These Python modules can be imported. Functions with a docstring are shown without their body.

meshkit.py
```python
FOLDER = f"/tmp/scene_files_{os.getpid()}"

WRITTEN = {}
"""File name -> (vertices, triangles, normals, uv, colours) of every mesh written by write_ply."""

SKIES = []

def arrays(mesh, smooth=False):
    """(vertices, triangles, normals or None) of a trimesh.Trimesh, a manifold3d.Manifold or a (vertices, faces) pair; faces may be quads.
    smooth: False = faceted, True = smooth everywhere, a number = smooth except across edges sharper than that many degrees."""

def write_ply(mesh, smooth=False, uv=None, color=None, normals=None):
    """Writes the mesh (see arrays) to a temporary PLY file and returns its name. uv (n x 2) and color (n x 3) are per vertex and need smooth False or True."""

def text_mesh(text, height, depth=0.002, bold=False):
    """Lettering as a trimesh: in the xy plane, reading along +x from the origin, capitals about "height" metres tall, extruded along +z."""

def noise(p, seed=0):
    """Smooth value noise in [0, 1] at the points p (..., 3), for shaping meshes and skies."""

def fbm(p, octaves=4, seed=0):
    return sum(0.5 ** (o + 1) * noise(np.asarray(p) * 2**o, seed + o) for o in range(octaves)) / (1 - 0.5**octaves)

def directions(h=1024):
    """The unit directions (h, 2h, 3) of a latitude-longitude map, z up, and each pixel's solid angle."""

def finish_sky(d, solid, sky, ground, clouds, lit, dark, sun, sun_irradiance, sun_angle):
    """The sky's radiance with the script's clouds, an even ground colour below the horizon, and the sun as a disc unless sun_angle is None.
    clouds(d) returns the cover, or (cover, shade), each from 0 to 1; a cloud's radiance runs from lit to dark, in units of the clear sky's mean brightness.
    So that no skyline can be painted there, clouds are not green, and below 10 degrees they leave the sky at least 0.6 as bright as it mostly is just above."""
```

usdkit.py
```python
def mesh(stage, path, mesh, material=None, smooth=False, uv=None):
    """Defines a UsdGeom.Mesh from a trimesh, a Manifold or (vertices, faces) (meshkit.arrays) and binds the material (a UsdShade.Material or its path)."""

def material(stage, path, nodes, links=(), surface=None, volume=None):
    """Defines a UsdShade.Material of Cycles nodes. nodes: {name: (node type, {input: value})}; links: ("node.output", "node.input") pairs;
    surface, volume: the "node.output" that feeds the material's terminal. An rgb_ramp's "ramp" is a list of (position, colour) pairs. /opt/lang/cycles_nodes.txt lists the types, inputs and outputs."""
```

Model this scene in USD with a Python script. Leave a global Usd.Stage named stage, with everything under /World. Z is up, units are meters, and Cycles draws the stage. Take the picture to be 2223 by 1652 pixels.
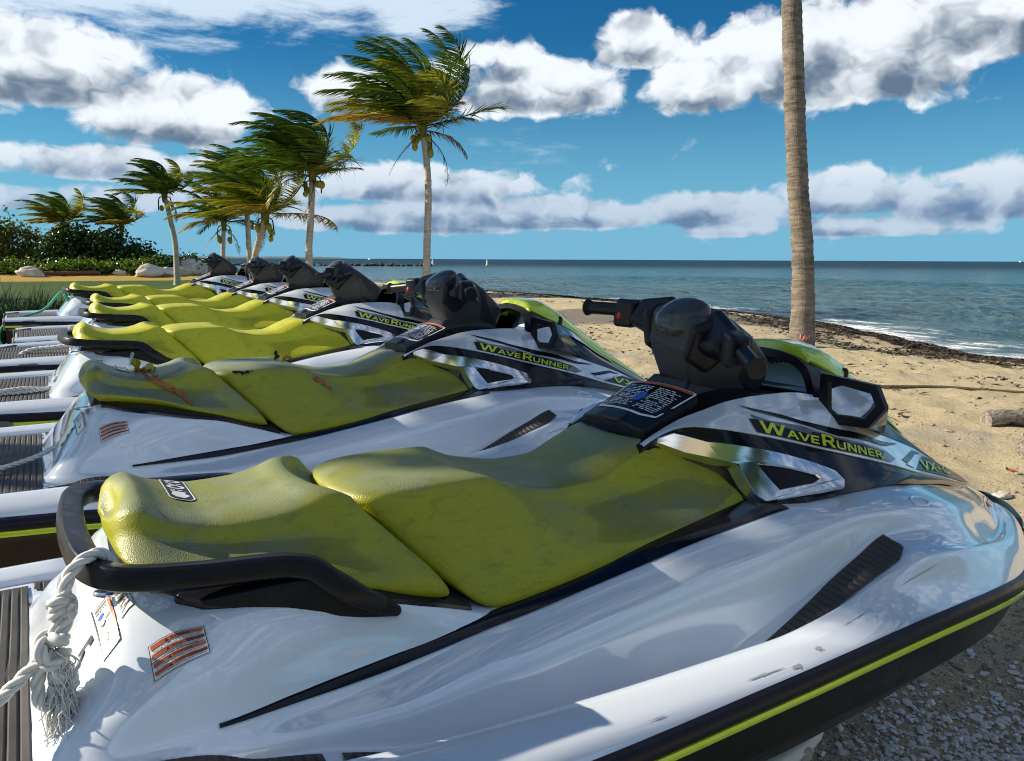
import math, random
import numpy as np, trimesh, manifold3d as m3, usdkit, meshkit
from pxr import Usd, UsdGeom, UsdLux, UsdShade, Gf, Sdf, Vt
from scipy.interpolate import PchipInterpolator, LinearNDInterpolator
from shapely.geometry import Polygon, LineString
from shapely import affinity

stage = Usd.Stage.CreateInMemory()
UsdGeom.SetStageUpAxis(stage, UsdGeom.Tokens.z)
UsdGeom.SetStageMetersPerUnit(stage, 1.0)
WORLD = UsdGeom.Xform.Define(stage, '/World').GetPrim()
stage.SetDefaultPrim(WORLD)
LOOKS = '/World/Looks'

# ------------------------------------------------------------------ camera, sky, sun
CAM = np.array([0.0, 0.0, 1.5])
YAW, PITCH, ROLL = math.radians(31.35), math.radians(8.65), math.radians(0.25)
FPX = 1730.0 / 2223.0
fw = np.array([math.sin(YAW) * math.cos(PITCH), math.cos(YAW) * math.cos(PITCH), -math.sin(PITCH)])
rt = np.array([math.cos(YAW), -math.sin(YAW), 0.0]); up = np.cross(rt, fw)
rt, up = rt * math.cos(ROLL) + up * math.sin(ROLL), up * math.cos(ROLL) - rt * math.sin(ROLL)
cam = UsdGeom.Camera.Define(stage, '/World/camera')
M4 = Gf.Matrix4d(*[float(x) for x in (*rt, 0, *up, 0, *(-fw), 0, *CAM, 1)])
cam.AddTransformOp().Set(M4)
cam.CreateHorizontalApertureAttr(36.0); cam.CreateVerticalApertureAttr(36.0 * 761 / 1024)
cam.CreateFocalLengthAttr(36.0 * FPX)
cam.CreateClippingRangeAttr(Gf.Vec2f(0.02, 60000))
cam.CreateExposureAttr(0.8)

SUN_AZ = math.radians(-55.0)            # atan2(x, y) of the direction towards the sun
SUN_EL = math.radians(29.0)
SUN = np.array([math.sin(SUN_AZ) * math.cos(SUN_EL), math.cos(SUN_AZ) * math.cos(SUN_EL), math.sin(SUN_EL)])
SKY_STRENGTH = 0.05
SUN_I = 1.25

sun = UsdLux.DistantLight.Define(stage, '/World/sun')
sun.CreateIntensityAttr(SUN_I); sun.CreateAngleAttr(0.5); sun.CreateNormalizeAttr(True)
sun.CreateColorAttr(Gf.Vec3f(1.0, 0.90, 0.74))
zx = np.cross([0, 0, 1], SUN); zx /= np.linalg.norm(zx); zy = np.cross(SUN, zx)
sun.AddTransformOp().Set(Gf.Matrix4d(*[float(x) for x in (*zx, 0, *zy, 0, *SUN, 0, 0, 0, 0, 1)]))


class G:
    """A node graph written as expressions."""
    def __init__(s): s.n, s.l, s.k = {}, [], 0
    def node(s, kind, out, vals=None, **links):
        s.k += 1; name = f'n{s.k}'; s.n[name] = (kind, vals or {})
        for i, src in links.items():
            if isinstance(src, str): s.l.append((src, f'{name}.{i}'))
            else: s.n[name][1][i] = src
        return f'{name}.{out}'
    def math(s, op, a, b=0.5, c=None, clamp=False):
        kw = dict(value1=a, value2=b)
        if c is not None: kw['value3'] = c
        return s.node('math', 'value', {'math_type': op, 'use_clamp': clamp}, **kw)
    def add(s, a, b): return s.math('add', a, b)
    def sub(s, a, b): return s.math('subtract', a, b)
    def mul(s, a, b): return s.math('multiply', a, b)
    def div(s, a, b): return s.math('divide', a, b)
    def ss(s, x, lo, hi, a=0.0, b=1.0):
        return s.node('map_range', 'result', {'range_type': 'smoothstep', 'from_min': lo, 'from_max': hi, 'to_min': a, 'to_max': b, 'clamp': True}, value=x)
    def mixc(s, f, a, b, mode='mix'): return s.node('mix', 'color', {'mix_type': mode}, fac=f, color1=a, color2=b)
    def noise(s, vec, scale, detail=4, rough=0.55, dist=0.0, out='fac'):
        return s.node('noise_texture', out, {'scale': scale, 'detail': detail, 'roughness': rough, 'distortion': dist}, vector=vec)
    def map(s, vec, loc=(0, 0, 0), rot=(0, 0, 0), scale=(1, 1, 1)):
        return s.node('mapping', 'vector', {'location': loc, 'rotation': rot, 'scale': scale}, vector=vec)
    def pos(s): return s.node('geometry', 'position')
    def obj(s): return s.node('texture_coordinate', 'object')
    def bump(s, h, strength=0.5, distance=0.01, normal=None):
        kw = {'height': h}
        if normal: kw['normal'] = normal
        return s.node('bump', 'normal', {'strength': strength, 'distance': distance}, **kw)
    def ramp(s, f, stops): return s.node('rgb_ramp', 'color', {'ramp': stops}, fac=f)
    def pbsdf(s, **kw):
        vals = {k: v for k, v in kw.items() if not isinstance(v, str)}
        return s.node('principled_bsdf', 'BSDF', vals, **{k: v for k, v in kw.items() if isinstance(v, str)})
    def done(s, name, surface=None, volume=None):
        return usdkit.material(stage, f'{LOOKS}/{name}', s.n, s.l, surface=surface, volume=volume)


# sky: clear single-scattering sky with cumulus banks at their bearings and elevations
def make_sky():
    g = G()
    d = g.node('texture_coordinate', 'generated')
    sp = g.node('separate_xyz', 'x', vector=d); base = sp.split('.')[0]
    x, y, z = base + '.x', base + '.y', base + '.z'
    sky = g.node('sky_texture', 'color', {'sky_type': 'single_scattering', 'sun_disc': False, 'sun_elevation': SUN_EL, 'sun_rotation': SUN_AZ,
                                          'altitude': 0.0, 'air_density': 1.0, 'aerosol_density': 0.25, 'ozone_density': 3.0})
    az = g.math('arctan2', x, y); el = g.math('arcsine', z)
    # flat cloud coordinates: bearing and elevation, stretched near the horizon as a receding cloud field looks
    cx = g.node('combine_xyz', 'vector', x=az, y=g.mul(el, 1.35), z=0.0)
    def n2(v, scale, detail, rough): return g.node('noise_texture', 'fac', {'dimensions': '2D', 'scale': scale, 'detail': detail, 'roughness': rough}, vector=v)
    def puffs(v, scale): return g.sub(0.5, g.node('voronoi_texture', 'distance', {'dimensions': '2D', 'scale': scale, 'feature': 'f1'}, vector=v))
    warp = g.node('noise_texture', 'color', {'dimensions': '2D', 'scale': 26.0, 'detail': 2.0}, vector=cx)
    wv = g.node('vector_math', 'vector', {'math_type': 'multiply_add', 'vector2': (.035, .035, 0)}, vector1=warp, vector3=cx)
    def layer(shift, detail):
        v = g.map(wv, loc=shift)
        return g.add(g.mul(n2(v, 13.0, detail, 0.6), 0.80), g.add(g.mul(puffs(v, 15.0), 0.26), g.mul(puffs(v, 34.0), 0.14)))
    n0 = layer((0, 0, 0), 6.0); n1 = layer((0.020, -0.024, 0), 3.0)
    # banks: (bearing deg, elevation deg, half width, half height, weight)
    banks = BANKS
    tot = None; bot = None
    for a, e, w, h, k in banks:
        a, e, w, h = [math.radians(t) for t in (a, e, w, h)]
        dx = g.div(g.sub(az, a), w)
        dy = g.div(g.sub(el, e), h)
        under = g.ss(dy, -0.9, -0.45)          # flat bases
        r = g.math('sqrt', g.add(g.mul(dx, dx), g.mul(dy, dy)))
        f = g.mul(g.mul(g.ss(r, 1.15, 0.25), under), k)
        s = g.mul(f, g.ss(dy, 0.25, -0.65))
        tot = f if tot is None else g.math('maximum', tot, f)
        bot = s if bot is None else g.math('maximum', bot, s)
    # scattered field elsewhere
    low = g.ss(el, 0.0, 0.03)
    field = g.mul(n2(g.map(cx, scale=(1.0, 1.9, 1)), 2.3, 2.0, 0.5), 0.62)
    away = g.math('absolute', g.sub(az, math.radians(31)))
    field = g.mul(field, g.ss(away, 0.62, 0.8, 0.0, 1.0))
    dens = g.math('maximum', tot, field)
    f0 = g.add(dens, g.mul(g.sub(n0, 0.36), 1.7))
    f1 = g.add(dens, g.mul(g.sub(n1, 0.36), 1.7))
    cover = g.mul(g.ss(f0, 0.37, 0.74), low)
    # lit edges towards the sun (upper left), grey inside and below
    shade = g.add(g.mul(g.sub(f1, f0), 1.1), g.mul(bot, 1.0))
    shade = g.add(shade, g.mul(g.ss(f0, 0.6, 1.3), 0.12))
    shade = g.ss(shade, 0.0, 1.05)
    # thin high sheets in streaks
    cs = g.map(cx, rot=(0, 0, 0.35), scale=(1.5, 4.2, 1))
    st = g.node('noise_texture', 'fac', {'dimensions': '2D', 'scale': 4.5, 'detail': 6.0, 'roughness': .66, 'distortion': .15}, vector=cs)
    mask = None
    for a, e, w, h, k in STREAKS:
        a, e, w, h = [math.radians(t) for t in (a, e, w, h)]
        dx = g.div(g.sub(az, a), w); dy = g.div(g.sub(el, e), h)
        f = g.mul(g.ss(g.math('sqrt', g.add(g.mul(dx, dx), g.mul(dy, dy))), 1.2, 0.2), k)
        mask = f if mask is None else g.math('maximum', mask, f)
    mask = g.math('maximum', mask, g.mul(g.ss(away, 0.65, 0.85), 0.25))
    cirrus = g.mul(g.ss(g.add(st, g.mul(mask, 0.62)), 0.66, 1.02), g.ss(mask, 0.0, 0.3))
    lit, dark, veil = CLOUD_LIT, CLOUD_DARK, CLOUD_VEIL
    near_hor = g.ss(el, 0.15, 0.05)
    cloud = g.mixc(shade, g.mixc(g.mul(near_hor, .62), lit, LOW_LIT), g.mixc(near_hor, dark, LOW_DARK))
    skyc = g.node('hsv', 'color', {'saturation': SKY_SAT, 'value': SKY_VAL, 'hue': 0.5, 'fac': 1.0}, color=sky)
    skyc = g.mixc(1.0, skyc, SKY_TINT, 'multiply')
    skyc = g.mixc(g.mul(g.ss(el, 0.26, -0.02), 0.90), skyc, HORIZON)
    c = g.mixc(g.mul(cirrus, 0.85), skyc, veil)
    c = g.mixc(cover, c, cloud)
    bg = g.node('background_shader', 'background', {'strength': SKY_STRENGTH}, color=c)
    return g.done('sky', surface=bg)

# bearings/elevations of the banks of cloud over the sea and the headland
BANKS = [(53, 12.8, 13, 5.0, 1.0), (62, 15.0, 9, 5.6, 1.0), (44.5, 11.2, 6, 2.6, .9), (39.5, 14.2, 4.4, 2.6, .85),
         (33.0, 11.6, 8.0, 3.0, 1.0), (20.5, 11.0, 5.0, 2.6, .85), (29, 13.0, 4, 2.0, .7),
         (1, 11.2, 9, 3.8, 1.1), (9, 9.0, 8, 3.4, 1.0), (-7, 10.5, 9, 5.0, 1.1), (4, 5.8, 14, 1.7, .8), (0, 3.6, 14, 1.3, .65), (13, 4.2, 9, 1.4, .55),
         (25, 5.0, 11, 2.0, .95), (33, 3.1, 16, 1.7, 1.0), (24, 2.7, 13, 1.6, .95), (45, 3.3, 9, 1.9, .95), (53.5, 4.2, 6, 2.3, .9), (61, 3.9, 8, 2.6, .9), (52, 2.2, 14, 1.1, .8)]
STREAKS = [(14, 17.8, 15, 4.6, 1.1), (2, 16.6, 14, 4.0, 1.05), (24, 17.6, 8, 4.0, 1.0), (33, 19.2, 9, 2.4, .9), (8, 14.0, 9, 1.6, .6), (30, 7.6, 12, 2.6, .2)]
CLOUD_LIT, CLOUD_DARK, CLOUD_VEIL = (10.6, 11.3, 12.0), (1.5, 2.3, 3.4), (8.8, 10.4, 11.8)
LOW_LIT, LOW_DARK = (3.5, 5.3, 7.4), (1.6, 2.8, 4.7)
HORIZON = (2.3, 5.7, 8.6)
SKY_SAT, SKY_VAL, SKY_TINT = 1.35, 0.88, (0.38, 0.95, 1.10)

dome = UsdLux.DomeLight.Define(stage, '/World/sky')
dome.GetPrim().SetCustomDataByKey('kind', 'structure')
UsdShade.MaterialBindingAPI.Apply(dome.GetPrim()).Bind(make_sky())

# ------------------------------------------------------------------ helpers
def path_of(p): return '/World' if p is None else str(p.GetPath())
USED = set()
def numbered(parent, name):
    base = f'{parent}/{name}'; p, k = base, 0
    while p in USED:
        k += 1; p = f'{base}_{k:03d}'
    USED.add(p); return p
def data(prim, **kw):
    for k, v in kw.items():
        if v is not None: prim.SetCustomDataByKey(k, v)
    return prim
def thing(name, label, cat, loc=(0, 0, 0), rz=0.0, ry=0.0, rx=0.0, group=None, kind=None):
    x = UsdGeom.Xform.Define(stage, numbered('/World', name))
    x.AddTranslateOp().Set(Gf.Vec3d(*map(float, loc)))
    if rz or ry or rx: x.AddRotateXYZOp().Set(Gf.Vec3f(float(math.degrees(rx)), float(math.degrees(ry)), float(math.degrees(rz))))
    return data(x.GetPrim(), label=label, category=cat, group=group, kind=kind)
def part(name, mesh, mat, parent=None, smooth=40, label=None):
    m = usdkit.mesh(stage, numbered(path_of(parent), name), mesh, mat, smooth=smooth)
    return data(m.GetPrim(), label=label)
def solo(name, mesh, mat, label=None, cat=None, group=None, kind=None, smooth=40):
    return data(part(name, mesh, mat, None, smooth), label=label, category=cat, group=group, kind=kind)
def copy_of(src, name, label, cat, loc, rz=0.0, ry=0.0, rx=0.0, scale=None, group=None):
    x = UsdGeom.Xform.Define(stage, numbered('/World', name))
    x.GetPrim().GetReferences().AddInternalReference(src.GetPath())
    x.ClearXformOpOrder()
    t = x.GetPrim().GetAttribute('xformOp:translate')
    x.AddTranslateOp().Set(Gf.Vec3d(*map(float, loc)))
    x.AddRotateXYZOp().Set(Gf.Vec3f(float(math.degrees(rx)), float(math.degrees(ry)), float(math.degrees(rz))))
    if scale: x.AddScaleOp().Set(Gf.Vec3f(*([float(scale)] * 3 if np.ndim(scale) == 0 else map(float, scale))))
    x.GetPrim().SetInstanceable(True)
    return data(x.GetPrim(), label=label, category=cat, group=group)

def cat(ms): 
    ms = [m if isinstance(m, trimesh.Trimesh) else tm(m) for m in ms]
    return trimesh.util.concatenate(ms)
def tm(x):
    v, f, _ = meshkit.arrays(x); return trimesh.Trimesh(v, f, process=False)
_ico = {}
def ico(r, c=(0, 0, 0), sub=2):
    if sub not in _ico: _ico[sub] = trimesh.creation.icosphere(subdivisions=sub, radius=1.0)
    m = _ico[sub].copy(); m.vertices = m.vertices * r + np.asarray(c); return m
def rhull(pts, r, sub=2):
    """A rounded solid: the convex hull of balls at the points."""
    rs = np.broadcast_to(r, len(pts))
    s = ico(1.0, sub=sub).vertices
    v = np.vstack([s * q + np.asarray(p) for p, q in zip(pts, rs)])
    return trimesh.convex.convex_hull(v)
def rbox(lo, hi, r, sub=2):
    lo, hi = np.asarray(lo, float) + r, np.asarray(hi, float) - r
    return rhull([(x, y, z) for x in (lo[0], hi[0]) for y in (lo[1], hi[1]) for z in (lo[2], hi[2])], r, sub)
def smooth_path(pts, n=40):
    pts = np.asarray(pts, float)
    t = np.concatenate([[0], np.cumsum(np.linalg.norm(np.diff(pts, axis=0), axis=1))])
    from scipy.interpolate import CubicSpline
    k = PchipInterpolator(t, pts) if len(pts) > 2 else None
    tt = np.linspace(0, t[-1], n)
    return k(tt) if k is not None else np.stack([np.interp(tt, t, pts[:, i]) for i in range(3)], 1)
def sweep(path, sec, closed=True, up0=(0, 0, 1), scale=None, cap=True):
    """Section (k,2) swept along the path; section axes are side and up."""
    P = np.asarray(path, float); n = len(P); sec = np.asarray(sec, float); k = len(sec)
    T = np.gradient(P, axis=0); T /= np.linalg.norm(T, axis=1, keepdims=True)
    rings = []; u = np.asarray(up0, float)
    if abs(T[0] @ u) / np.linalg.norm(u) > .97: u = np.array([1.0, 0, 0])
    for i in range(n):
        s = np.cross(T[i], u); s /= max(np.linalg.norm(s), 1e-9); u = np.cross(s, T[i])
        q = sec * (1.0 if scale is None else scale[i])
        rings.append(P[i] + q[:, :1] * s + q[:, 1:] * u)
    v = np.vstack(rings); f = []
    for i in range(n - 1):
        for j in range(k):
            a, b = i * k + j, i * k + (j + 1) % k
            f.append((a, b, b + k, a + k))
    f = np.array(f); f = np.vstack([f[:, [0, 1, 2]], f[:, [0, 2, 3]]])
    if cap:
        v = np.vstack([v, P[0], P[-1]]); c0, c1 = len(v) - 2, len(v) - 1
        f = np.vstack([f, [(c0, (j + 1) % k, j) for j in range(k)], [(c1, (n - 1) * k + j, (n - 1) * k + (j + 1) % k) for j in range(k)]])
    m = trimesh.Trimesh(v, f, process=False)
    if m.is_watertight and m.volume < 0: m.invert()
    return m
def circ(r, k=12, ry=None):
    a = np.arange(k) / k * 2 * math.pi
    return np.stack([np.cos(a) * r, np.sin(a) * (ry or r)], 1)
def tube(path, r, k=10, n=None, scale=None):
    p = smooth_path(path, n) if n else np.asarray(path, float)
    return sweep(p, circ(r, k), scale=scale)
def grid(P, close_v=False, flip=False):
    """Quads over an (n, m, 3) array of points."""
    n, m = P.shape[:2]; idx = np.arange(n * m).reshape(n, m)
    if close_v: idx = np.hstack([idx, idx[:, :1]])
    a, b, c, d = idx[:-1, :-1], idx[1:, :-1], idx[1:, 1:], idx[:-1, 1:]
    f = np.stack([a, b, c, d], -1).reshape(-1, 4)
    if flip: f = f[:, ::-1]
    f = np.vstack([f[:, [0, 1, 2]], f[:, [0, 2, 3]]])
    return trimesh.Trimesh(P.reshape(-1, 3), f, process=False)
def mirrored(m):
    m = m.copy(); m.vertices = m.vertices * [1, -1, 1]; m.invert(); return m
def tri_poly(poly, size):
    v, f = trimesh.creation.triangulate_polygon(poly, engine='earcut')
    v = np.column_stack([v, np.zeros(len(v))])
    v, f = trimesh.remesh.subdivide_to_size(v, f, size, max_iter=12)
    return v[:, :2], f
def noise3(p, s, seed=0, oct=4): return meshkit.fbm(np.asarray(p) * s, oct, seed) - 0.5

# ------------------------------------------------------------------ materials
def plain(name, col, rough=0.5, metal=0.0, coat=0.0, spec=0.5, var=0.0, scale=20, bump=0.0, bscale=200):
    g = G(); o = g.obj(); kw = dict(roughness=rough, metallic=metal, coat_weight=coat, specular_ior_level=spec)
    if var:
        n = g.noise(o, scale, 5, 0.6)
        kw['base_color'] = g.mixc(n, tuple(c * (1 - var) for c in col), tuple(min(1, c * (1 + var)) for c in col))
        kw['roughness'] = g.ss(n, 0.2, 0.8, max(0.0, rough - 0.08), rough + 0.1)
    else: kw['base_color'] = col
    if bump: kw['normal'] = g.bump(g.noise(o, bscale, 3, 0.6), bump, 0.002)
    return g.done(name, surface=g.pbsdf(**kw))

def gelcoat():
    g = G(); o = g.obj()
    n = g.noise(o, 3.0, 5, 0.6); fine = g.noise(g.map(o, scale=(6, 6, 26)), 4, 6, 0.65)
    dirt = g.mul(g.ss(fine, 0.60, 0.80), 0.10)
    c = g.mixc(n, (0.62, 0.675, 0.75), (0.65, 0.70, 0.765))
    c = g.mixc(dirt, c, (0.45, 0.42, 0.37))
    scr = g.ss(g.noise(g.map(o, rot=(0, .3, .4), scale=(5, 60, 60)), 3.0, 3, 0.6), 0.74, 0.78)
    c = g.mixc(g.mul(scr, 0.25), c, (0.5, 0.5, 0.5))
    r = g.ss(fine, 0.4, 0.8, 0.12, 0.18)
    return g.done('white_gelcoat', surface=g.pbsdf(base_color=c, roughness=r, coat_weight=1.0, coat_roughness=0.035, coat_ior=1.6, ior=1.5))
def silver():
    g = G(); o = g.obj(); n = g.noise(o, 4.0, 5, 0.6)
    c = g.mixc(n, (0.64, 0.69, 0.74), (0.72, 0.76, 0.80))
    return g.done('silver_white_panel', surface=g.pbsdf(base_color=c, roughness=0.16, metallic=0.15, coat_weight=0.9, coat_roughness=0.03))
def vinyl(name, worn, seed, gain=1.0):
    g = G(); o = g.map(g.obj(), loc=(seed, seed * 1.7, 0))
    nrm = g.node('geometry', 'normal'); nz = g.node('separate_xyz', 'z', vector=nrm)
    big = g.noise(o, 3.2, 5, 0.6, 0.4); mid = g.noise(o, 9.0, 6, 0.65, 0.5); fine = g.noise(o, 55, 5, 0.65)
    base = g.mixc(big, tuple(q * gain for q in (0.27, 0.28, 0.004)), tuple(q * gain for q in (0.42, 0.40, 0.006)))
    m = g.add(g.mul(g.ss(nz, 0.1, 1.0), 0.8), g.add(g.mul(g.sub(big, 0.5), 1.1), g.mul(g.sub(mid, 0.5), 0.5)))
    m = g.ss(m, 0.85 - worn, 1.75 - worn)
    c = g.mixc(m, base, (0.15, 0.17, 0.045))
    m2 = g.mul(g.ss(g.add(g.mul(m, 0.75), g.mul(mid, 0.6)), 0.62, 1.1), min(1.0, worn * 1.1))
    c = g.mixc(g.mul(m2, .8), c, (0.22, 0.25, 0.17))
    c = g.mixc(g.mul(g.ss(fine, 0.60, 0.76), 0.35), c, (0.34, 0.33, 0.03))
    grime = g.noise(g.map(g.obj(), scale=(3, 3, 9)), 6, 6, 0.7, 0.6)
    c = g.mixc(g.mul(g.ss(grime, 0.50, 0.72), 0.5), c, (0.09, 0.10, 0.02))
    c = g.mixc(g.mul(g.ss(g.noise(o, 130, 3, 0.6), 0.68, 0.74), 0.35), c, (0.10, 0.11, 0.03))
    grain = g.node('voronoi_texture', 'distance', {'scale': 420, 'feature': 'f1'}, vector=g.obj())
    nb = g.bump(g.add(g.mul(grain, 0.5), g.mul(mid, 1.2)), 0.4, 0.003)
    return g.done(name, surface=g.pbsdf(base_color=c, roughness=g.ss(mid, 0.3, 0.7, 0.34, 0.52), normal=nb, specular_ior_level=0.5))

MAT = {}
MAT['gel'] = gelcoat(); MAT['silver'] = silver()
MAT['seat_a'] = vinyl('worn_vinyl', 0.66, 0.0, .88); MAT['seat_b'] = vinyl('very_worn_vinyl', 0.78, 3.1, .88); MAT['seat_c'] = vinyl('sunlit_vinyl', 0.30, 7.3, 1.35)  # wear differs between craft; seat_c gain also paints in the sun on the far seats
MAT['gloss'] = plain('black_gloss', (0.006, 0.006, 0.010), 0.12, spec=0.35)
MAT['black'] = plain('black_plastic', (0.007, 0.007, 0.010), 0.34, spec=0.28, var=0.3, scale=30, bump=0.05)
MAT['grey'] = plain('charcoal_plastic', (0.020, 0.021, 0.024), 0.38, spec=0.35, var=0.3, scale=18, bump=0.08)
MAT['neck'] = plain('weathered_grey_plastic', (0.045, 0.046, 0.048), 0.45, spec=0.3, var=0.25, scale=14)
MAT['corner'] = plain('stern_corner_grey', (0.10, 0.10, 0.105), 0.5, var=0.25, scale=14)
MAT['pad'] = plain('taupe_pad', (0.055, 0.050, 0.042), 0.22, var=0.2)
MAT['hull'] = plain('black_hull', (0.005, 0.005, 0.006), 0.35, spec=0.2, var=0.4)
MAT['navy'] = plain('rail_rubber', (0.006, 0.006, 0.014), 0.35, spec=0.25, var=0.3, scale=40)
MAT['lime'] = plain('lime_plastic', (0.40, 0.52, 0.015), 0.3, var=0.1)
MAT['limepaint'] = plain('lime_paint', (0.46, 0.60, 0.03), 0.14, coat=0.8, var=0.05)
MAT['chrome'] = plain('chrome', (0.80, 0.82, 0.85), 0.15, metal=1.0)
MAT['steel'] = plain('galvanised_steel', (0.5, 0.5, 0.5), 0.35, metal=0.9, var=0.2)
MAT['mirror'] = plain('mirror_glass', (0.9, 0.9, 0.92), 0.01, metal=1.0)
MAT['screen'] = plain('display_glass', (0.10, 0.15, 0.20), 0.05, coat=1.0)  # bluish base stands in for sky reflected in the display
MAT['lcd'] = plain('display_panel', (0.55, 0.68, 0.76), 0.25)  # pale blue: sky reflection put into the panel colour
MAT['red'] = plain('red_button', (0.6, 0.02, 0.02), 0.3)
MAT['decal_black'] = plain('decal_black', (0.006, 0.006, 0.009), 0.16, spec=0.3)
MAT['decal_grey'] = plain('decal_grey', (0.10, 0.12, 0.15), 0.2, coat=0.5)
MAT['decal_lime'] = plain('decal_lime', (0.50, 0.62, 0.03), 0.22)
MAT['sticker'] = plain('sticker_white', (0.78, 0.78, 0.76), 0.35)
MAT['orange'] = plain('sticker_orange', (0.48, 0.10, 0.03), 0.35, var=0.15)
MAT['ink'] = plain('sticker_ink', (0.015, 0.015, 0.02), 0.4)
MAT['blue'] = plain('sticker_blue', (0.03, 0.10, 0.45), 0.35)
MAT['matte'] = plain('deck_mat_rubber', (0.042, 0.038, 0.034), 0.6, var=0.35, scale=12, bump=0.1)
MAT['pvc'] = plain('white_pipe', (0.62, 0.61, 0.58), 0.4, var=0.2, scale=8)
MAT['foam'] = plain('torn_foam', (.33, .13, .035), 0.9, var=0.4, scale=60, bump=0.4, bscale=120)
MAT['tyre'] = plain('dolly_tyre', (0.03, 0.03, 0.03), 0.8, var=0.3)
MAT['welt'] = plain('dark_olive_welt', (.10, .105, .01), .5)
MAT['scuff'] = plain('scuffed_gelcoat', (.34, .36, .39), .6, var=.3, scale=90)

# ------------------------------------------------------------------ ground and sea
SEA = -0.70
_sy = np.array([-300, -60, -10, 0, 8.9, 12.6, 19.3, 26.5, 33.7, 43.6, 60.6, 75, 90.8, 104, 125, 160, 400.])
_sx = np.array([60, 34, 22, 19.5, 18.4, 20.6, 24.2, 25.3, 25.8, 24.6, 23.0, 20.5, 15.5, 11.0, 2.0, -30, -420.])
shore = PchipInterpolator(_sy, _sx)
def inland(x, y):
    """Metres from the waterline, positive on the land side."""
    return (shore(np.clip(y, -300, 400)) - x) * np.where(y > 70, .75, .93)
def ground_z(x, y, fine=True):
    x, y = np.asarray(x, float), np.asarray(y, float)
    d = inland(x, y)
    z = np.interp(d, [-60, -12, 0, 3.0, 6.0, 9.0], [-6, -1.6, SEA, -.30, -.05, 0.0])
    z = np.where(y > 48, np.maximum(z, np.interp(d, [-1.5, 0, 3, 8], [-6, SEA, -.1, .05])), z)
    z = z + np.where(d > 0, .45 * np.clip((y - 46) / 11, 0, 1) ** 1.5 * np.clip((d - 3) / 6, 0, 1), 0) - .32 * np.exp(-((x - 2.8) / 1.15) ** 2 - ((y - .85) / 1.15) ** 2)  # last term: hollow added to let sunlight in under the bow
    if fine:
        p = np.stack([x, y, x * 0], -1)
        sandy = np.clip((d - 0.3) / 2, 0, 1)
        near = np.exp(-(x ** 2 + (y - 4) ** 2) / 900.)
        z = z + sandy * near * ((meshkit.fbm(p * .9, 3, 2) - .5) * .05 + ((meshkit.fbm(p * 3.3, 3, 5) - .5) * .10 + (np.abs(meshkit.fbm(p * 2.1, 2, 8) - .5)) * -.05) * np.clip((x - 3.2) / 3, 0.22, 1))
    return z
def axis(*spans):
    out = []
    for a, b, s in spans: out.append(np.arange(a, b, s))
    return np.concatenate(out)
gx = axis((-300, -20, 12), (-20, 0, 1.0), (0, 2, .12), (2, 16, .085), (16, 34, .3), (34, 90, 4), (90, 301, 30))
gy = axis((-60, -3, 3), (-3, 12, .085), (12, 34, .25), (34, 110, 1.0), (110, 401, 15))
X, Y = np.meshgrid(gx, gy, indexing='ij')
Z = ground_z(X, Y)
gm = grid(np.stack([X, Y, Z], -1))
D = inland(X, Y)

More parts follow.
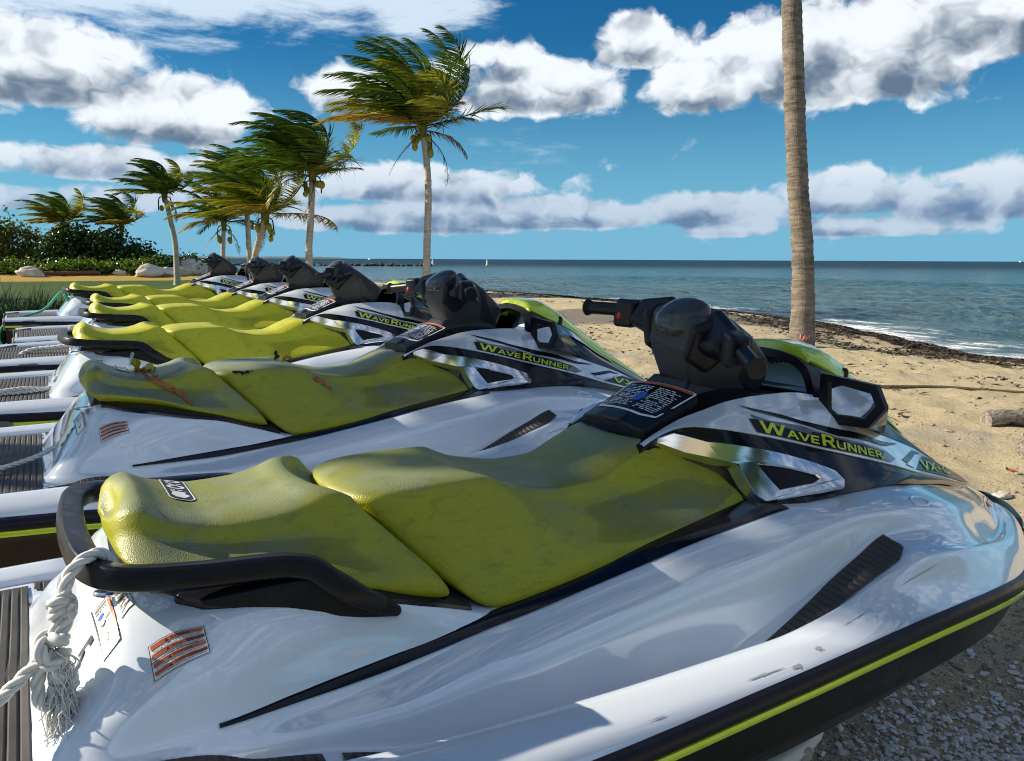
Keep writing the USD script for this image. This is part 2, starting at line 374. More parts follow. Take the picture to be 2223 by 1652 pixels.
def sand_mat():
    g = G(); p = g.pos()
    st = g.node('uvmap', 'UV', {'attribute': 'st'}); sep = g.node('separate_xyz', 'x', vector=st).split('.')[0]
    d, lawn = sep + '.x', sep + '.y'
    n1 = g.noise(p, 0.7, 5, 0.6); n2 = g.noise(p, 5.0, 6, 0.65); n3 = g.noise(p, 45, 4, 0.7); n4 = g.noise(p, 160, 3, 0.7)
    c = g.mixc(n2, (0.41, 0.33, 0.185), (0.64, 0.54, 0.34))
    c = g.mixc(g.ss(n3, 0.5, 0.72), c, (0.66, 0.57, 0.42))
    c = g.mixc(g.mul(g.ss(n4, 0.52, 0.66), 0.7), c, (0.14, 0.10, 0.055))
    c = g.mixc(g.mul(g.ss(g.noise(p, 22, 5, 0.7), 0.57, 0.66), 0.55), c, (0.17, 0.12, 0.06))
    # greyer packed grit in noise patches, then one larger darker grey oval
    c = g.mixc(g.mul(g.ss(n1, 0.50, 0.62), 0.55), c, (0.36, 0.325, 0.275))
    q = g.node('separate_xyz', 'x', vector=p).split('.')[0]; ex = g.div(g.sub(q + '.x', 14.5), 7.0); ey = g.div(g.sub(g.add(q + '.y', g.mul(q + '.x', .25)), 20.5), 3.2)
    grey_oval = g.ss(g.add(g.add(g.mul(ex, ex), g.mul(ey, ey)), g.mul(g.sub(n1, .5), 1.6)), 1.1, .6)
    c = g.mixc(g.mul(grey_oval, .85), c, (0.15, 0.135, 0.115))
    # wet sand and weed stain by the water
    wet = g.ss(g.add(d, g.mul(g.sub(n2, .5), 3.0)), 3.4, 0.6)
    c = g.mixc(g.mul(wet, 0.8), c, (0.13, 0.085, 0.04))
    # lawn and dry grass
    lw = g.ss(g.add(lawn, g.mul(g.sub(n2, 0.5), 0.9)), 0.35, 0.6)
    gr = g.mixc(n2, (0.018, 0.055, 0.008), (0.055, 0.105, 0.013))
    gr = g.mixc(g.ss(n3, .5, .75), gr, (0.10, 0.12, 0.02))
    dry = g.ss(g.add(lawn, g.mul(g.sub(n1, 0.5), 0.5)), 1.35, 1.6)
    gr = g.mixc(dry, gr, g.mixc(n2, (0.34, 0.20, 0.035), (0.42, 0.31, 0.07)))
    c = g.mixc(lw, c, gr)
    h = g.add(g.mul(n2, 0.7), g.add(g.mul(n3, 0.30), g.mul(n4, 0.12)))
    nb = g.bump(h, 1.0, 0.075)
    return g.done('beach_ground', surface=g.pbsdf(base_color=c, roughness=0.9, normal=nb, specular_ior_level=0.25))
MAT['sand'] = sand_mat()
# lawn value: 0 sand, 1 mown grass, 2 dry grass by the bushes
lawn = np.clip((np.interp(Y, [7, 20, 34, 50], [1.2, 3.0, 6.6, 10.5]) - X) / 1.6 + .5, 0, 1) * np.clip((Y - 7) / 3, 0, 1)
lawn = np.maximum(lawn, np.clip((Y - 47.5) / 1.2, 0, 1) * np.clip((inland(X, Y) - 8) / 3, 0, 1))
lawn = np.maximum(lawn, np.clip((-1.2 - Y) / 1.0, 0, 1) * np.clip((12 - X) / 3, 0, 1))  # unseen dark grass added behind the viewer to cut warm bounce from the sand
lawn = np.where((Y > 50), lawn * np.clip(1 + (Y - 50.5) / 1.0, 1, 2), lawn)
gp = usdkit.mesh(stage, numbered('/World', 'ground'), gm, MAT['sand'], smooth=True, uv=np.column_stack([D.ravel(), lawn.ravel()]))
data(gp.GetPrim(), kind='structure', label='sandy beach ground rising from the waterline to grass at the left', category='ground')

def sea_mat():
    g = G(); p = g.pos()
    st = g.node('uvmap', 'UV', {'attribute': 'st'}); sep = g.node('separate_xyz', 'x', vector=st).split('.')[0]
    off, y = sep + '.x', sep + '.y'
    n = g.noise(g.map(p, scale=(.012, .02, 1)), 1.0, 4, 0.6)
    n2 = g.noise(g.map(p, rot=(0, 0, .5), scale=(.10, .28, 1)), 1.0, 5, 0.6)
    dd = g.add(off, g.mul(g.sub(n, .5), 60))
    c = g.ramp(g.ss(dd, 0, 420), [(0, (0.05, 0.10, 0.11)), (.03, (0.006, 0.078, 0.098)), (.16, (0.0015, 0.060, 0.084)), (.5, (0.0015, 0.030, 0.052)), (1, (0.002, 0.026, 0.048))])
    c = g.mixc(g.mul(g.ss(n2, .45, .7), .5), c, (0.008, 0.05, 0.065))
    # broken foam at the edge and a few caps
    fn = g.noise(g.map(p, rot=(0, 0, .35), scale=(.9, .35, 1)), 1.6, 6, 0.65)
    edge = g.mul(g.ss(g.add(off, g.mul(g.sub(fn, .5), -9)), 3.0, 0.2), g.ss(fn, .38, .6))
    cap = g.mul(g.ss(g.noise(g.map(p, rot=(0, 0, .5), scale=(.5, .14, 1)), 1.0, 5, .62), .70, .74), g.ss(off, 20, 60))
    foam = g.math('maximum', edge, g.mul(cap, .8))
    c = g.mixc(foam, c, (.75, .78, .78))
    w1 = g.noise(g.map(p, rot=(0, 0, .45), scale=(.55, .22, 1)), 1.0, 3, .5)
    w2 = g.noise(g.map(p, rot=(0, 0, .25), scale=(2.2, 1.0, 1)), 1.0, 4, .6)
    w3 = g.noise(g.map(p, rot=(0, 0, .6), scale=(8, 5, 1)), 1.0, 3, .6)
    h = g.add(g.mul(w1, .9), g.add(g.mul(w2, .42), g.mul(w3, .10)))
    fade = g.ss(off, 0, 700, 1.0, .03)
    nb = g.node('bump', 'normal', {'distance': 1.7}, height=h, strength=g.math('power', fade, 2.0))
    rough = g.math('maximum', g.ss(off, 0, 500, .14, .45), g.ss(foam, 0, 1, 0, .8))
    return g.done('sea_water', surface=g.pbsdf(base_color=c, roughness=rough, normal=nb, ior=1.33, specular_ior_level=g.ss(off, 0, 250, .26, .06)))
MAT['sea'] = sea_mat()
wy = axis((-300, -20, 10), (-20, 60, 1.0), (60, 160, 4), (160, 400, 20), (400, 30001, 800)); wo = np.array([-3, -1, 0, .5, 1, 1.5, 2, 3, 4, 6, 8, 11, 15, 20, 28, 40, 60, 90, 140, 220, 350, 600, 1000, 2000, 5000, 12000, 30000.])
wo = np.concatenate([wo[:3], np.arange(.4, 60, .4), wo[wo > 60]]); wy = np.concatenate([wy[wy < 0], np.arange(0, 90, .55), wy[wy > 90]])
OO, YY = np.meshgrid(wo, wy, indexing='ij'); XX = shore(np.clip(YY, -300, 400)) + OO - np.clip(YY - 400, 0, None) * 1.5
_p = np.stack([XX * .9 + YY * .25, YY * .32 - XX * .1, XX * 0], -1); _a = np.clip(OO / 6, 0, 1) * np.clip((75 - OO) / 30, 0, 1) * np.clip((95 - YY) / 20, 0, 1)
ZZ = SEA + _a * ((1 - np.abs(meshkit.fbm(_p * .55, 3, 4) - .5) * 4) * .15 + (meshkit.fbm(_p * 1.4, 2, 6) - .5) * .16)
wm = grid(np.stack([XX, YY, ZZ], -1))
if wm.face_normals[:, 2].mean() < 0: wm.invert()
wp = usdkit.mesh(stage, numbered('/World', 'sea'), wm, MAT['sea'], smooth=True, uv=np.column_stack([OO.ravel(), YY.ravel()]))
data(wp.GetPrim(), kind='structure', label='teal sea with small waves running out to the horizon', category='sea')

# ------------------------------------------------------------------ plants
rng = np.random.default_rng(11)
def leaf(name, a, b, rough=.45, trans=.35, var_scale=3.0):
    g = G(); p = g.pos(); n = g.noise(p, var_scale, 3, .6)
    rnd = g.node('geometry', 'random_per_island')
    c = g.mixc(g.add(g.mul(n, .6), g.mul(rnd, .4)), a, b)
    pb = g.pbsdf(base_color=c, roughness=rough, specular_ior_level=.4)
    tr = g.node('translucent_bsdf', 'BSDF', {}, color=g.mixc(1.0, c, (1.3, 1.5, .5), 'multiply'))
    return g.done(name, surface=g.node('mix_closure', 'closure', {'fac': trans}, closure1=pb, closure2=tr))
MAT['frond_green'] = leaf('frond_green', (.055, .105, .013), (.16, .205, .02))
MAT['frond_dark'] = leaf('frond_dark', (.032, .068, .011), (.09, .14, .018))
MAT['frond_olive'] = leaf('frond_olive', (.17, .175, .015), (.34, .29, .03))
MAT['frond_gold'] = leaf('frond_gold', (.24, .15, .02), (.38, .27, .035))
MAT['frond_dead'] = leaf('frond_dead', (.10, .055, .02), (.20, .12, .05), trans=.15)
MAT['bush_dark'] = leaf('bush_dark', (.022, .055, .010), (.07, .13, .018), rough=.3, trans=.25, var_scale=1.2)
MAT['bush_light'] = leaf('bush_light', (.06, .11, .014), (.16, .20, .025), rough=.35, var_scale=1.0)
MAT['bush_olive'] = leaf('bush_olive', (.06, .08, .015), (.17, .17, .03), var_scale=.6)
def bark(name, a, b, ring=9.0):
    g = G(); o = g.obj(); z = g.node('separate_xyz', 'z', vector=o)
    n = g.noise(o, 5, 6, .65); v = g.noise(g.map(o, scale=(1, 1, 7)), 3, 6, .7); s = g.noise(g.map(o, scale=(9, 9, 1.2)), 5, 4, .6)
    c = g.mixc(g.ss(g.add(g.mul(v, .6), g.mul(n, .4)), .34, .66), a, b)
    c = g.mixc(g.mul(g.ss(n, .55, .7), .6), c, tuple(q * .35 for q in a))
    c = g.mixc(g.mul(g.ss(s, .55, .72), .35), c, tuple(q * .5 for q in b))
    nb = g.bump(g.add(g.mul(v, .7), g.mul(s, .5)), .8, .03)
    return g.done(name, surface=g.pbsdf(base_color=c, roughness=.85, normal=nb, specular_ior_level=.2))
MAT['trunk'] = bark('palm_trunk_bark', (.30, .26, .20), (.52, .47, .40))
MAT['trunk_big'] = bark('coarse_palm_bark', (.075, .062, .048), (.26, .22, .175))
MAT['trunk_dark'] = bark('shrub_bark', (.06, .05, .035), (.14, .11, .08))
MAT['coconut'] = plain('green_coconut', (.22, .21, .02), .4, var=.4, scale=6)
MAT['whitewash'] = plain('flaking_whitewash', (.60, .57, .52), .8, var=.25, scale=14, bump=.3, bscale=40)
MAT['redpaint'] = plain('red_paint', (.36, .12, .08), .7, var=.4, scale=20)

WIND = np.array([-.85, .52, 0.0])
def frond(az, el, length, wind, r, pairs=46, droop=.5, lw=.045, ll=.75, seg=3, ragged=.07, side_only=0):
    """A palm frond with its leaflets streaming in the wind; base at the origin."""
    n = 26; ds = length / (n - 1)
    d = np.array([math.cos(az) * math.cos(el), math.sin(az) * math.cos(el), math.sin(el)])
    wind = wind * (1 + .5 * max(0.0, -float(d @ WIND)))
    P = [np.zeros(3)]; T = [d.copy()]
    for i in range(1, n):
        s = i / (n - 1)
        d = d + (WIND * wind * (.35 + 1.3 * s) + np.array([0, 0, -1.0]) * droop * (.15 + 1.5 * s * s)) * ds / length * 2.2
        d /= np.linalg.norm(d); P.append(P[-1] + d * ds); T.append(d.copy())
    P, T = np.array(P), np.array(T)
    rach = sweep(P, circ(.028, 5), scale=np.linspace(1, .22, n))
    V, F = [rach.vertices], [rach.faces]; nv = len(rach.vertices)
    s = np.linspace(.13, .995, pairs); base = np.stack([np.interp(s, np.linspace(0, 1, n), P[:, k]) for k in range(3)], 1)
    tan = np.stack([np.interp(s, np.linspace(0, 1, n), T[:, k]) for k in range(3)], 1); tan /= np.linalg.norm(tan, axis=1, keepdims=True)
    side = np.cross(tan, [0, 0, 1.0]); side /= np.maximum(np.linalg.norm(side, axis=1, keepdims=True), 1e-6)
    nrm = lambda v: v / np.maximum(np.linalg.norm(v, axis=1, keepdims=True), 1e-6)
    cr = lambda a, b: np.stack([a[:, 1] * b[:, 2] - a[:, 2] * b[:, 1], a[:, 2] * b[:, 0] - a[:, 0] * b[:, 2], a[:, 0] * b[:, 1] - a[:, 1] * b[:, 0]], 1)
    K = 2 * pairs; s2_ = np.tile(s, 2); tan, side, q = np.tile(tan, (2, 1)), np.tile(side, (2, 1)), np.tile(base, (2, 1)); sg = np.repeat([-1.0, 1.0], pairs)[:, None]
    L = ll * (np.sin(math.pi * np.minimum(1, .16 + .80 * s2_)) ** .8 + .12) * r.uniform(.85, 1.12, K)
    a = tan * (.45 + .5 * s2_)[:, None] + side * sg * r.uniform(.75, 1.0, (K, 1)) + np.column_stack([np.zeros(K), np.zeros(K), r.uniform(-.3, .1, K)]) + WIND * wind * r.uniform(.35, .8, (K, 1))
    a = nrm(a); w = lw * r.uniform(.8, 1.2, (K, 1)); wd = nrm(cr(a, tan)); wd = nrm(cr(wd, a) * .8 + wd * r.uniform(-.7, .7, (K, 1)))
    rows = []
    for j in range(seg + 1):
        u = j / seg; ww = w * (1 - u) ** .7 * (1 if j else .6)
        rows += [q - wd * ww / 2, q + wd * ww / 2]
        a = nrm(a + (WIND * wind * .8 + np.array([0, 0, -.45])) * .55 / seg); q = q + a * (L / seg)[:, None]
    R_ = np.stack(rows, 1)[r.random(K) >= ragged]; K = len(R_); V.append(R_.reshape(-1, 3)); m_ = 2 * (seg + 1)
    f0 = np.array([[2 * j, 2 * j + 1, 2 * j + 3] for j in range(seg)] + [[2 * j, 2 * j + 3, 2 * j + 2] for j in range(seg)])
    F.append((nv + np.arange(K)[:, None, None] * m_ + f0[None]).reshape(-1, 3))
    return trimesh.Trimesh(np.vstack(V), np.vstack(F), process=False)
def trunk_mesh(path, r0, r1, rings, seed=0, k=20, flare=.25, amp=.03):
    p = smooth_path(path, rings * 3 + 1); n = len(p); u = np.linspace(0, 1, n)
    rad = r0 + (r1 - r0) * u ** .7 + flare * r0 * np.exp(-u * 16)
    rad = rad * (1 + amp * (np.arange(n) % 3 == 0) - amp * .6 * (np.arange(n) % 3 == 1))
    m = sweep(p, circ(1.0, k), scale=rad)
    v = m.vertices; c = np.repeat(p, k, axis=0); q = v[:n * k] - c
    f = 1 + (meshkit.fbm(v[:n * k] * 4.5 + seed, 3, seed) - .5) * .22
    m.vertices[:n * k] = c + q * f[:, None]
    return m
def palm(name, label, base, path, r0, r1, length, seed, n_fronds, wind=.6, mats=('frond_green', 'frond_dark', 'frond_olive', 'frond_gold'), wts=(.42, .28, .2, .1), nuts=10, pairs=44, lw=.05, els=(5, 82), dead=2, big=False, extra=(), spear=True, group=None, rings=40, droop=(.25, .6), rot=0.0):
    r = np.random.default_rng(seed)
    t = thing(name, label, 'palm tree', base, group=group)
    path = np.array(path, float); top = path[-1]
    part('trunk', trunk_mesh(path, r0, r1, rings, seed, 18 if big else 12), MAT['trunk_big' if big else 'trunk'], t, 60)
    part('crown_shaft', rhull([top + [0, 0, -.25], top + [0, 0, .1], top + [.08, .05, .35], top + [-.06, .02, .4]], [r1 * 1.1, r1 * 1.35, r1 * .8, r1 * .7]), MAT['frond_olive'], t)
    n_fronds = int(n_fronds * 1.25)
    for i in range(n_fronds):
        az = rot + i * 2.399963 + r.uniform(-.25, .25); f = (i + .5) / n_fronds
        el = math.radians(els[1] - (els[1] - els[0]) * f ** .9 + r.uniform(-8, 8))
        age = f + r.uniform(-.15, .15)
        mname = mats[0] if age < .45 else (mats[1] if r.random() < .35 else (mats[2] if age < .78 else mats[3]))
        if r.random() < wts[1]: mname = mats[1]
        m = frond(az, el, length * r.uniform(.82, 1.08), wind * r.uniform(.8, 1.3), r, int(pairs * 1.35), r.uniform(*droop), lw * 1.1, length * .25)
        m.vertices += top + np.array([math.cos(az), math.sin(az), 0]) * .08 + [0, 0, .15]
        part('frond', m, MAT[mname], t, False)
    for az, el, ln, wd, dr, mn in extra:
        m = frond(az, el, ln, wd, r, pairs, dr, lw * .8, length * .15, ragged=.3); m.vertices += top
        part('frond', m, MAT[mn], t, False)
    for i in range(dead):
        az = r.uniform(0, 6.28); m = frond(az, math.radians(-35), length * .55, wind * .4, r, 20, 1.1, lw * .6, length * .10, ragged=.35); m.vertices += top + [0, 0, -.1]
        part('frond', m, MAT['frond_dead'], t, False)
    if spear: part('spear_leaf', tube([top + [0, 0, .2], top + np.array([.03, 0, length * .3]), top + np.array([-.05, .03, length * .66])], .03, 6, 10, scale=np.linspace(1, .15, 10)), MAT['frond_green'], t)
    for i in range(nuts):
        a = (i % 2) * math.pi + r.uniform(-.7, .7) + math.radians(-31); h = r.uniform(.25, .95); rr = r.uniform(.22, .42)
        c = top + np.array([math.cos(a) * rr, math.sin(a) * rr, -h]); m = ico(1, sub=2); m.vertices = m.vertices * [.12, .12, .16] * r.uniform(.8, 1.1) + c
        part('coconut', m, MAT['coconut'], t, 60)
    if nuts:
        for a in (0, math.pi):
            a += math.radians(-31)
            part('fruit_stalk', tube([top, top + np.array([math.cos(a) * .3, math.sin(a) * .3, -.1]), top + np.array([math.cos(a) * .36, math.sin(a) * .36, -.75])], .03, 6, 10), MAT['frond_dead'], t)
    return t
def gz(x, y): return float(ground_z(x, y, False))

PG = 'coconut palms bent by the wind along the shore'
palm('coconut_palm', 'tall lone coconut palm with yellow coconuts standing behind the second jet ski', (14.49, 30.76, gz(14.5, 30.8)),
     [(0, 0, 0), (.05, .0, 2.0), (.12, -.05, 4.2), (-.1, -.05, 6.7)], .17, .13, 4.4, 3, 28, wind=.72, nuts=13, els=(8, 86), pairs=58, lw=.055, dead=2,
     extra=[(math.radians(-40), math.radians(20), 2.4, .1, .5, 'frond_dead'), (math.radians(-20), math.radians(-5), 2.2, .1, .9, 'frond_dead'), (math.radians(-55), math.radians(35), 2.3, .15, .6, 'frond_dead')])
palm('coconut_palm', 'dark bushy coconut palm with a leaning trunk, tallest of the palm clump', (10.76, 34.35, gz(10.8, 34.3)),
     [(0, 0, 0), (-.12, .05, 1.6), (.0, 0, 3.2), (.10, -.1, 5.0)], .17, .13, 3.7, 8, 28, wind=.9, nuts=8, els=(8, 88), mats=('frond_dark', 'frond_green', 'frond_green', 'frond_olive'), pairs=54, lw=.055,
     extra=[(math.radians(-35), math.radians(15), 2.2, .05, .3, 'frond_dark'), (math.radians(200), math.radians(-5), 2.8, .1, 1.3, 'frond_olive'), (math.radians(170), math.radians(5), 2.6, .1, 1.2, 'frond_gold')])
palm('coconut_palm', 'yellow green coconut palm with a curved trunk, left of the dark palm', (8.85, 36.9, gz(9, 37)),
     [(0, 0, 0), (.05, -.03, 1.3), (.3, -.2, 2.4), (.55, -.3, 3.3)], .17, .14, 3.4, 21, 22, wind=.8, nuts=9, mats=('frond_green', 'frond_olive', 'frond_olive', 'frond_gold'), pairs=50, lw=.055, spear=False)
palm('coconut_palm', 'slim straight coconut palm standing behind the curved palm', (10.3, 43.8, gz(10, 44)),
     [(0, 0, 0), (.03, 0, 2.4), (.0, 0, 4.8)], .16, .12, 3.4, 27, 20, wind=.8, nuts=0, pairs=44, lw=.065, mats=('frond_green', 'frond_olive', 'frond_green', 'frond_olive'))
palm('coconut_palm', 'small coconut palm with drooping golden fronds in front of the sea', (9.0, 44.1, gz(9, 44)),
     [(0, 0, 0), (.05, 0, 1.5), (.15, -.1, 3.2)], .14, .11, 3.1, 33, 18, wind=.45, nuts=6, pairs=40, lw=.06, droop=(.5, 1.0), spear=False)
palm('coconut_palm', 'dark coconut palm with a thin bare trunk at the edge of the low bushes', (7.25, 47.5, gz(7, 47)),
     [(0, 0, 0), (.02, 0, 2.0), (-.15, .1, 3.6), (-.36, .22, 4.8)], .17, .12, 2.7, 41, 22, wind=.9, nuts=3, pairs=40, lw=.065, mats=('frond_dark', 'frond_dark', 'frond_green', 'frond_olive'))
palm('coconut_palm', 'windblown coconut palm rising out of the right of the sea grape thicket', (5.75, 59.7, gz(6, 60)),
     [(0, 0, 0), (.02, 0, 2.0), (.1, 0, 3.0)], .15, .12, 3.0, 45, 20, wind=.85, nuts=0, pairs=36, lw=.08, mats=('frond_green', 'frond_dark', 'frond_olive', 'frond_gold'))
palm('coconut_palm', 'windblown coconut palm behind the left of the sea grape thicket', (2.5, 62.0, gz(2, 62)),
     [(0, 0, 0), (.02, 0, 2.0), (.1, 0, 3.2)], .15, .12, 3.0, 52, 20, wind=.9, nuts=0, pairs=36, lw=.08, mats=('frond_green', 'frond_olive', 'frond_olive', 'frond_gold'))
big = palm('coconut_palm', 'thick near palm trunk with whitewashed foot standing on the beach behind the nearest jet ski', (12.47, 9.96, gz(12.5, 10) - .05),
     [(0, 0, 0), (-.03, .02, 1.2), (-.22, .14, 3.2), (-.46, .28, 6.2), (-.62, .38, 8.6)], .205, .165, 3.6, 61, 16, wind=.5, nuts=6, pairs=40, big=True, rings=62, spear=False, dead=1)
wm_ = trunk_mesh([(0, 0, -.02), (-.003, 0, .14), (-.008, .005, .30)], .238, .218, 6, 61, 24, flare=.22, amp=.012)
part('whitewashed_foot', wm_, MAT['whitewash'], big)
pm_ = np.array([[(.287 - .03 * b) * math.cos(a), (.287 - .03 * b) * math.sin(a), .17 + (.07 + .03 * math.sin(i * 1.7)) * b + .02 * math.sin(i * 2.3)] for b in np.linspace(0, 1, 5) for i, a in enumerate(np.radians(np.linspace(-150, -112, 9)))]).reshape(5, 9, 3)
part('red_paint_patch', grid(pm_), MAT['redpaint'], big)

def leaf_cloud(blobs, n, size, r, flat=.0, round_=False, hollow=.55, aspect=1.6):
    """Leaves spread through the outer part of the ellipsoids (cx, cy, cz, rx, ry, rz)."""
    blobs = np.array(blobs, float); w = (blobs[:, 3] * blobs[:, 4] + blobs[:, 4] * blobs[:, 5]); w /= w.sum()
    b = blobs[r.choice(len(blobs), n, p=w)]
    d = r.normal(size=(n, 3)); d /= np.linalg.norm(d, axis=1, keepdims=True)
    nt = max(n // 14, 8)                                   # twigs, each with a tuft of leaves
    bt = blobs[r.choice(len(blobs), nt, p=w)]; dt = r.normal(size=(nt, 3)); dt /= np.linalg.norm(dt, axis=1, keepdims=True)
    rt_ = (hollow + (1 - hollow) * r.random(nt) ** .5) * (1 + .14 * r.normal(size=nt))
    tw = bt[:, :3] + dt * rt_[:, None] * bt[:, 3:]
    k = r.integers(0, nt, n); c = tw[k] + r.normal(size=(n, 3)) * size * 1.15; d = dt[k] * .8 + d * .4
    nrm = d * .7 + r.normal(size=(n, 3)) * .55 + [0, 0, .35]; nrm /= np.linalg.norm(nrm, axis=1, keepdims=True)
    t = np.cross(nrm, r.normal(size=(n, 3))); t /= np.maximum(np.linalg.norm(t, axis=1, keepdims=True), 1e-6); s = np.cross(nrm, t)
    L = size * r.uniform(.7, 1.3, n)[:, None]; W = L / aspect
    if round_:
        k = 6; a = np.arange(k) / k * 2 * math.pi
        V = np.stack([c + t * L * math.cos(q) * .5 + s * W * math.sin(q) * .5 + nrm * L * (.06 if i % 3 else -.05) for i, q in enumerate(a)], 1)
        f0 = np.array([[0, 1, 2], [0, 2, 3], [0, 3, 4], [0, 4, 5]])
    else:
        V = np.stack([c - t * L * .5, c + s * W * .5 + nrm * L * .08, c + t * L * .5, c - s * W * .5 + nrm * L * .08], 1); k = 4
        f0 = np.array([[0, 1, 2], [0, 2, 3]])
    F = (np.arange(n)[:, None, None] * k + f0[None]).reshape(-1, 3)
    return trimesh.Trimesh(V.reshape(-1, 3), F, process=False)
def limbs(base, tips, r0, rr):
    ms = []
    for tp in tips:
        tp = np.array(tp, float); mid = (np.array(base) + tp) / 2 + rr.normal(size=3) * .12 * np.linalg.norm(tp - base)
        ms.append(tube([base, mid, tp], r0, 6, 12, scale=np.linspace(1, .25, 12)))
    return cat(ms)
def bush(name, label, cat_, base, blobs, n, size, mat, seed, r0=.08, round_=True, group=None, hollow=.55, part_name='foliage', aspect=1.15):
    r = np.random.default_rng(seed); t = thing(name, label, cat_, base, group=group)
    part(part_name, leaf_cloud(blobs, n, size, r, round_=round_, hollow=hollow, aspect=aspect), MAT[mat], t, False)
    part('trunk', limbs(np.zeros(3), [np.array(b[:3]) + r.normal(size=3) * .1 for b in blobs], r0, r), MAT['trunk_dark'], t, 60)
    return t
# headland thicket on the left
bush('sea_grape', 'big dark sea grape thicket, tallest mass of round leaves on the left', 'bush', (2.6, 60.0, .42),
     [(-.2, 0, 1.5, 1.6, 1.5, 1.4), (.6, .3, 2.2, 1.3, 1.2, 1.1), (1.7, 0, 1.6, 1.3, 1.3, 1.3), (-1.0, .2, 1.2, 1.1, 1.2, 1.1), (.2, -.4, .7, 1.8, 1.2, .7)], 5200, .21, 'bush_dark', 71)
bush('sea_grape', 'sea grape thicket right of the biggest one, under the windblown palm', 'bush', (5.4, 59.0, .42),
     [(0, 0, 1.3, 1.3, 1.3, 1.2), (.8, .1, .9, 1.2, 1.2, .9), (-.7, .2, 1.8, 1.1, 1.1, 1.1), (1.6, .2, 1.4, .7, .8, .7)], 4200, .20, 'bush_dark', 72)
bush('olive_tree_clump', 'olive brown tree clump at the left edge above the dry grass', 'tree', (-1.0, 62.0, .42),
     [(0, 0, 2.4, 1.9, 1.5, 1.3), (1.0, .2, 1.9, 1.5, 1.4, 1.2), (-1.2, .2, 2.6, 1.6, 1.5, 1.4), (.6, .1, .9, 1.8, 1.3, .9)], 5200, .20, 'bush_olive', 73, round_=False)
LB = 'low green bushes along the edge of the dry grass'
for i, (x, y, w, h, m, lab) in enumerate([
        (-.6, 57.2, 1.3, .8, 'bush_light', 'yellow green low bush at the left edge of the dry grass'),
        (1.9, 56.6, 1.3, .75, 'bush_light', 'yellow green low bush below the tallest sea grape'),
        (4.0, 56.8, 1.2, .7, 'bush_light', 'bright low bush between the white boulder and the green mound'),
        (6.6, 56.0, 1.7, 1.0, 'bush_light', 'bright green mound of low bush beside the thin palm trunk'),
        (8.6, 57.0, 1.6, 1.0, 'bush_dark', 'dark green low bush right of the thin palm trunk, before the sea'),
        (10.6, 58.0, 1.5, .8, 'bush_light', 'light green low bush at the right end of the bushes, above the boulders'),
        (9.2, 62.0, 2.2, 1.3, 'bush_dark', 'long dark green bush against the water behind the low bushes')]):
    bush('low_bush', lab, 'bush', (x, y, gz(x, y)), [(0, 0, h * .45, w, .9, h * .55), (w * .5, .1, h * .4, w * .6, .8, h * .5), (-w * .5, -.1, h * .35, w * .6, .8, h * .45)], 1300, .17, m, 80 + i, r0=.03)
# dark feathery shrub in the shade behind the last craft
def spiky(n, w, d, h, r):
    V, F = [], []; nv = 0
    for k in range(n):
        b = np.array([r.uniform(-w, w), r.uniform(-d, d), 0]); a = np.array([r.normal() * .35, r.normal() * .35, 1.0]); a /= np.linalg.norm(a); q = b.copy(); L = h * r.uniform(.5, 1.1) * (1 - .35 * abs(b[0]) / w); wdt = r.uniform(.012, .03)
        sd = np.cross(a, r.normal(size=3)); sd /= np.linalg.norm(sd); rows = []
        for j in range(5):
            u = j / 4; rows += [q - sd * wdt * (1 - u * .95), q + sd * wdt * (1 - u * .95)]
            a = a + np.array([r.normal() * .12, r.normal() * .12, -.18]); a /= np.linalg.norm(a); q = q + a * L / 4
        V.append(rows); F += [[nv + 2 * j, nv + 2 * j + 1, nv + 2 * j + 3] for j in range(4)] + [[nv + 2 * j, nv + 2 * j + 3, nv + 2 * j + 2] for j in range(4)]; nv += 10
    return trimesh.Trimesh(np.vstack(V), np.array(F), process=False)
sh = thing('grassy_shrub', 'dark shaded shrub of long blades at the left edge behind the farthest jet ski', 'shrub', (-.6, 17.0, 0))
part('blades', spiky(3400, 2.3, 1.6, 1.15, rng), MAT['bush_dark'], sh, False)
# shade trees left of the view
def shade_tree(label, base, h, rad, n, seed, size=.22):
    r = np.random.default_rng(seed); t = thing('shade_tree', label, 'tree', base)
    blobs = [(0, 0, h, rad, rad, rad * .62)] + [(rad * .6 * math.cos(a), rad * .6 * math.sin(a), h + r.uniform(-.4, .3) * rad, rad * .6, rad * .6, rad * .45) for a in np.arange(5) * 1.257]
    part('crown', leaf_cloud(blobs, n, size, r, round_=True, hollow=.25, aspect=1.2), MAT['bush_dark'], t, False)
    part('trunk', cat([tube([(0, 0, 0), (.1, 0, h * .4), (0, .1, h * .8)], .16, 10, 14, scale=np.linspace(1, .6, 14)), limbs(np.array([0, .05, h * .6]), [b[:3] for b in blobs], .07, r)]), MAT['trunk_dark'], t, 60)
    return t
tgt = np.array([2.0, 1.55, 1.05]); c = tgt + SUN * 9.5
shade_tree('round leaved shade tree beside the sterns of the near jet skis', (c[0], c[1], 0), c[2], .60, 2200, 91)
shade_tree('round leaved shade tree left of the lawn', (-6.6, 21.4, 0), 4.4, 2.4, 3200, 92, .3)
shade_tree('round leaved shade tree left of the lawn, between the two others', (-10.0, 31.0, 0), 4.6, 2.6, 2600, 94, .34)
shade_tree('round leaved shade tree left of the lawn farther off', (-13.0, 40.0, 0), 5.0, 3.2, 2600, 93, .36)

